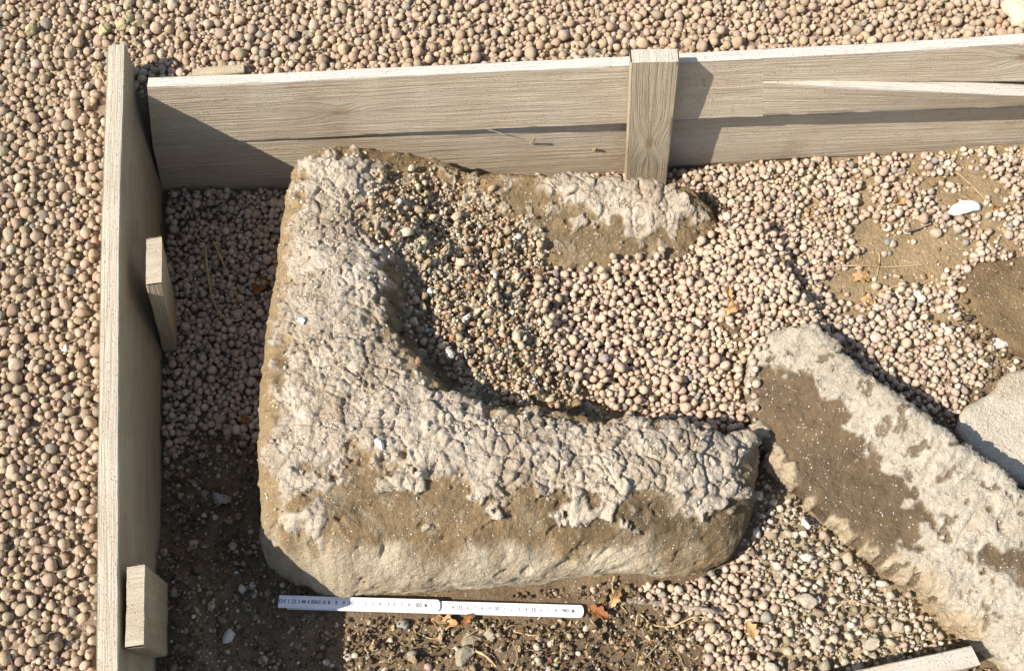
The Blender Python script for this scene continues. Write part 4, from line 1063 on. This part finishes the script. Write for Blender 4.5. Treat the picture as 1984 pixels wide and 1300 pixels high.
stalk('straw', [(1618, 1178), (1645, 1164), (1670, 1172), (1715, 1180)], .0014, .0007, M_STRAW, 'bent straw on pebbles near the lower end of the slab', 'straw', G)
stalk('straw', [(812, 1228), (840, 1238), (870, 1226)], .0009, .0006, M_STRAW, 'tiny straw just under the middle of the ruler', 'straw', G)
stalk('straw', [(912, 1258), (940, 1270), (962, 1292)], .0022, .0012, M_STRAW, 'broad dry stalk under the ruler near the photo bottom', 'straw', G)
stalk('straw', [(1432, 1262), (1440, 1238), (1446, 1220)], .0012, .0008, M_STRAW, 'short upright straw under the small ochre leaf', 'straw', G)
stalk('straw', [(1000, 1225), (1040, 1232), (1080, 1222), (1120, 1236)], .0008, .0005, M_STRAW, 'hair thin root below the right half of the ruler', 'straw', G)
stalk('straw', [(920, 543), (930, 552), (940, 563)], .0009, .0006, M_STRAW, 'single pale straw on the rubble in the hollow', 'straw', G)
stalk('straw', [(186, 130), (198, 150), (210, 176)], .0010, .0006, M_STRAW, 'thin straw on gravel beside the top of the left board', 'straw', G)
stalk('straw', [(1235, 1290), (1262, 1262), (1285, 1238)], .0013, .0006, M_TWIG, 'thin brown rootlet slanting at the photo bottom', 'straw', G)
stalk('twig', [(1212, 1164), (1260, 1168), (1320, 1176), (1370, 1183), (1402, 1189)], .0042, .0034, M_TWIG, 'thick grey twig lying right of the ruler', 'twig', None, [.002] * 5)
stalk('twig', [(1752, 452), (1775, 447), (1800, 438)], .0030, .0018, M_TWIG, 'short broken twig on the mud below the white shell fragment', 'twig')

def leaf(x, y, length, ang, mat, label, seed, curl=.35, wid=.45, lobes=3, up=.004):
    rs_ = np.random.RandomState(seed); nl, nw = 22, 9
    c = ground_pt(x, y, up); V = []
    th = math.radians(ang); e = np.array([math.cos(th), math.sin(th), 0]); g = np.array([-math.sin(th), math.cos(th), 0])
    for i in range(nl):
        t = i / (nl - 1); w = math.sin(math.pi * min(1, t * .96 + .03)) ** .8 * wid * length * (1 + .28 * math.sin(t * 6.28 * lobes + seed))
        for j in range(nw):
            s = j / (nw - 1) * 2 - 1
            zz = curl * length * (.35 * abs(s) ** 1.6 * (w / length) * 2 + .22 * math.sin(t * 5 + seed) + .06 * math.sin(s * 7 + t * 9)) + .0015 * rs_.rand()
            V.append(c + e * (t - .5) * length * (1 - .15 * curl) + g * s * w * .5 * (1 - .25 * curl) + np.array([0, 0, max(zz, -.003)]))
    V = np.array(V); f_, _ = grid_faces(nl, nw)
    o = mesh_np('dead_leaf', V, f_, mat)
    sol = o.modifiers.new('thickness', 'SOLIDIFY'); sol.thickness = .0005
    return tag(o, label, 'leaf', 'fallen dead leaves')
leaf(508, 556, .040, 70, M_LEAF_O, 'orange brown leaf in shade touching the left side of the stone', 1, .4, .6)
leaf(486, 585, .022, 60, M_LEAF_O, 'narrow orange leaf tip below the larger leaf left of the stone', 2, .3, .4)
leaf(372, 552, .040, -12, M_LEAF_B, 'dark brown leaf on shaded pebbles right of the leaning stake', 3, .15, .5)
leaf(478, 818, .024, -50, M_LEAF_O, 'small orange leaf low beside the left side of the stone', 4, .3, .5)
leaf(1418, 606, .040, 20, M_LEAF_T, 'curled tan leaf lying on the pebbles in the hollow', 5, .8, .45)
leaf(1412, 572, .028, 95, M_LEAF_T, 'narrow tan leaf curl just above the larger leaf in the hollow', 15, .8, .4)
leaf(1667, 542, .036, 10, M_LEAF_T, 'crumpled tan leaf under the long level straw on mud', 6, .5, .6)
leaf(1682, 590, .028, -20, M_LEAF_T, 'small ochre leaf below the crumpled leaf on mud', 7, .5, .6)
leaf(1745, 392, .034, 40, M_LEAF_T, 'crumpled pale leaf on pebbles left of the white shell fragment', 8, .6, .6)
leaf(1925, 410, .018, 60, M_LEAF_O, 'small reddish leaf right of the white shell fragment', 18, .6, .6)
leaf(862, 1206, .040, -10, M_LEAF_T, 'ochre leaf poking out under the middle of the ruler', 9, .4, .5)
leaf(905, 1202, .022, 50, M_LEAF_O, 'small orange leaf right of the ochre leaf under the ruler', 10, .4, .5)
leaf(1160, 1188, .034, -35, M_LEAF_O, 'brown orange leaf at the right end of the ruler', 11, .45, .5)
leaf(1192, 1160, .030, 60, M_LEAF_T, 'yellowish leaf between ruler end and grey twig', 12, .45, .5)
leaf(1455, 1222, .026, -60, M_LEAF_T, 'small ochre leaf standing among pebbles near the photo bottom', 13, .3, .7)
leaf(932, 28, .038, -60, M_LEAF_T, 'long tan leaf on the gravel behind the wall', 14, .3, .32)

M_WOOD2S = mat_plain('splinter_wood', srgb(196, 178, 146), srgb(150, 128, 98), 200)
wall_tube('splinter', [(938, 249), (962, 256), (980, 261)], .0012, .0004, [.007, .010, .012])
wall_tube('nail', [(1028, 278), (1036, 270)], .0016, .0016, [.002, .012])
wall_tube('nail', [(1150, 291), (1156, 289)], .0024, .0022, [.000, .006])

# ------------------------------------------------------------------ pale lumps and lichen covered stones
def lump(name, x, y, sx, sy, sz, ang, col, label, cat, seed, group=None, mat=None, rough=.10, up=.3):
    bv = lumpy(ICO2[0], seed, .24, .0); rs_ = np.random.RandomState(seed)
    k = rs_.normal(size=(10, 3)); k /= np.linalg.norm(k, axis=1)[:, None]; dd = rs_.uniform(.38, .82, 10)
    for a, d in zip(k, dd):
        q = bv @ a; bv = bv - np.outer(np.clip(q - d, 0, None), a)
    bv = bv * (1 + rough * .4 * rs_.normal(size=len(bv)))[:, None]
    p = ground_pt(x, y, sz * up); th = math.radians(ang); c_, s_ = math.cos(th), math.sin(th)
    v = bv * np.array([sx, sy, sz]); v = np.c_[v[:, 0] * c_ - v[:, 1] * s_, v[:, 0] * s_ + v[:, 1] * c_, v[:, 2]] + p
    o = mesh_np(name, v, ICO2[1], mat or M_LUMP, None, None, False); o.color = (*col, 1)
    return tag(o, label, cat, group)
WH = srgb(232, 228, 216)
lump('shell_fragment', 1864, 408, .026, .017, .006, 22, srgb(245, 240, 232), 'flat white shell fragment on the mud at far right', 'fragment', 31)
lump('plaster_lump', 1752, 574, .022, .009, .010, 5, srgb(214, 202, 178), 'long crumbly white plaster lump on the mud', 'plaster lump', 33, rough=.25)
lump('plaster_lump', 1778, 573, .012, .008, .008, 60, srgb(218, 208, 186), 'small crumbly plaster piece at the end of the long lump', 'plaster lump', 34, rough=.25)
lump('plaster_lump', 1820, 571, .006, .005, .005, 10, WH, 'tiny white plaster bit right of the crumbly lumps', 'plaster lump', 35)
lump('plaster_lump', 1938, 668, .020, .016, .014, 30, srgb(190, 184, 172), 'angular pale grey lump at the foot of the flat brown stone', 'plaster lump', 36)
lump('plaster_lump', 1612, 620, .011, .007, .008, 30, srgb(210, 198, 172), 'pale broken lump left of the muddy leaves', 'plaster lump', 37, rough=.2)
lump('plaster_lump', 1585, 634, .012, .010, .009, 70, srgb(150, 138, 112), 'grey brown lump above the tip of the slab', 'plaster lump', 38, rough=.2)
lump('plaster_lump', 1563, 1015, .004, .011, .004, 15, srgb(238, 234, 226), 'white seed shaped chip between the two big stones', 'chip', 39)
lump('mortar_chunk', 916, 1240, .016, .013, .010, 60, srgb(158, 146, 122), 'grey mortar chunk on the soil under the ruler', 'mortar chunk', 40, rough=.2)
lump('mortar_chunk', 900, 1272, .015, .012, .009, 20, srgb(160, 148, 124), 'second grey mortar chunk, nearest the photo bottom', 'mortar chunk', 41, rough=.2)
lump('mortar_chunk', 952, 1230, .008, .010, .008, 20, srgb(168, 156, 132), 'small mortar chunk right of the upper grey chunk', 'mortar chunk', 42, rough=.2)
lump('mortar_chunk', 425, 966, .014, .010, .009, -10, srgb(170, 158, 140), 'pale chunk in the shaded soil left of the stone', 'mortar chunk', 43, rough=.2)
lump('mortar_chunk', 445, 1232, .010, .009, .008, 40, srgb(200, 192, 178), 'white chip on shaded soil left of the ruler', 'mortar chunk', 44)
for k, (x, y, s_, a) in enumerate([(1565, 1165, .016, 130), (1600, 1215, .017, 40), (1655, 1215, .017, 100), (1690, 1245, .014, 10), (1580, 1250, .013, 70), (1740, 1215, .013, 70)]):
    lump('mortar_chunk', x, y, s_, s_ * .7, .0040, a, srgb(184, 171, 147), ['pale mortar flake left of the bent straw', 'mortar flake below the bent straw', 'broad mortar flake right under the bent straw', 'mortar flake beside the shadow of the loose plank', 'lowest mortar flake left of the loose plank', 'mortar flake touching the foot of the slab'][k], 'mortar chunk', 50 + k, rough=.2)
YL = srgb(200, 184, 138)
for k, (x, y, s_, a, lab) in enumerate([(235, 52, .013, 20, 'yellow lichened chunk just above the left board end'), (205, 62, .014, 60, 'pale yellow chunk left of the board end'), (252, 42, .011, 100, 'yellowish chunk right above the board end'), (275, 46, .012, 10, 'yellowish chunk farthest right in the lichened cluster'), (210, 20, .011, 40, 'upper left chunk of the lichened cluster'), (305, 16, .010, 70, 'bright yellow chunk at the top edge'), (250, 12, .009, 20, 'small yellow chunk at the top edge'), (62, 62, .012, 45, 'yellowish chunk alone at the upper left corner')]):
    lump('lichened_chunk', x, y, s_, s_ * .75, .010, a, YL * random.uniform(.8, 1.1), lab, 'stone chunk', 70 + k, 'lichen yellowed chunks on gravel', rough=.25)
lump('pale_boulder', 1975, 22, .030, .040, .02, 20, srgb(206, 192, 164), 'pale rough stone in the top right corner behind the wall', 'stone', 90, rough=.2)
for nm_, x, y, s_, lab in (('white_pebble', 622, 342, .0055, 'small white pebble on the top left corner of the big stone'), ('white_pebble', 586, 622, .0065, 'white chip on the left rim of the big stone'), ('white_pebble', 737, 862, .007, 'white chip on the crust at lower left of the hollow'), ('white_pebble', 835, 567, .0055, 'white pebble among the rubble in the hollow'), ('white_pebble', 128, 676, .006, 'white chip on the gravel left of the board')):
    lump(nm_, x, y, s_, s_ * 1.3, s_ * .8, 30, srgb(236, 230, 220), lab, 'pebble', int(x))

# ------------------------------------------------------------------ fine plant litter in front of the stone
rl = np.random.RandomState(77); LV, LF, LC = [], [], []
for k in range(170):
    x = rl.uniform(690, 1400) if k % 5 else rl.uniform(1560, 1960); y = rl.uniform(1195, 1300) if k % 5 else rl.uniform(330, 640)
    c = ground_pt(x, y, .003); a = rl.uniform(0, 6.28); L_ = rl.uniform(.006, .024); w_ = rl.uniform(.0005, .0012) if k % 3 else rl.uniform(.002, .0045)
    if not k % 3: L_ *= .5
    e = np.array([math.cos(a), math.sin(a), rl.uniform(-.15, .15)]); g = np.array([-math.sin(a), math.cos(a), rl.uniform(-.3, .3)]); b = len(LV); cv = rl.uniform(-.5, .5); tone = rl.rand()
    for q in range(6):
        t = q / 5 - .5; p = c + e * t * L_ + g * cv * L_ * t * t * 2 + np.array([0, 0, .002 * math.sin(q * 1.3 + k) + .001]); wq = w_ * (1 - 1.2 * t * t)
        for sg, dz in ((-1, 0), (0, .45), (1, 0)): LV.append(p + g * sg * wq + np.array([0, 0, dz * wq])); LC.append(srgb(200, 178, 134) * tone + srgb(122, 84, 52) * (1 - tone))
    for q in range(5):
        for r_ in range(2): LF.append([b + q * 3 + r_, b + q * 3 + r_ + 1, b + q * 3 + r_ + 4, b + q * 3 + r_ + 3])
tag(mesh_np('plant_litter', np.array(LV), np.array(LF), M_CRUMB, np.array(LC)), 'tiny bits of straw, root and leaf littering the soil and mud', 'litter', kind='stuff')
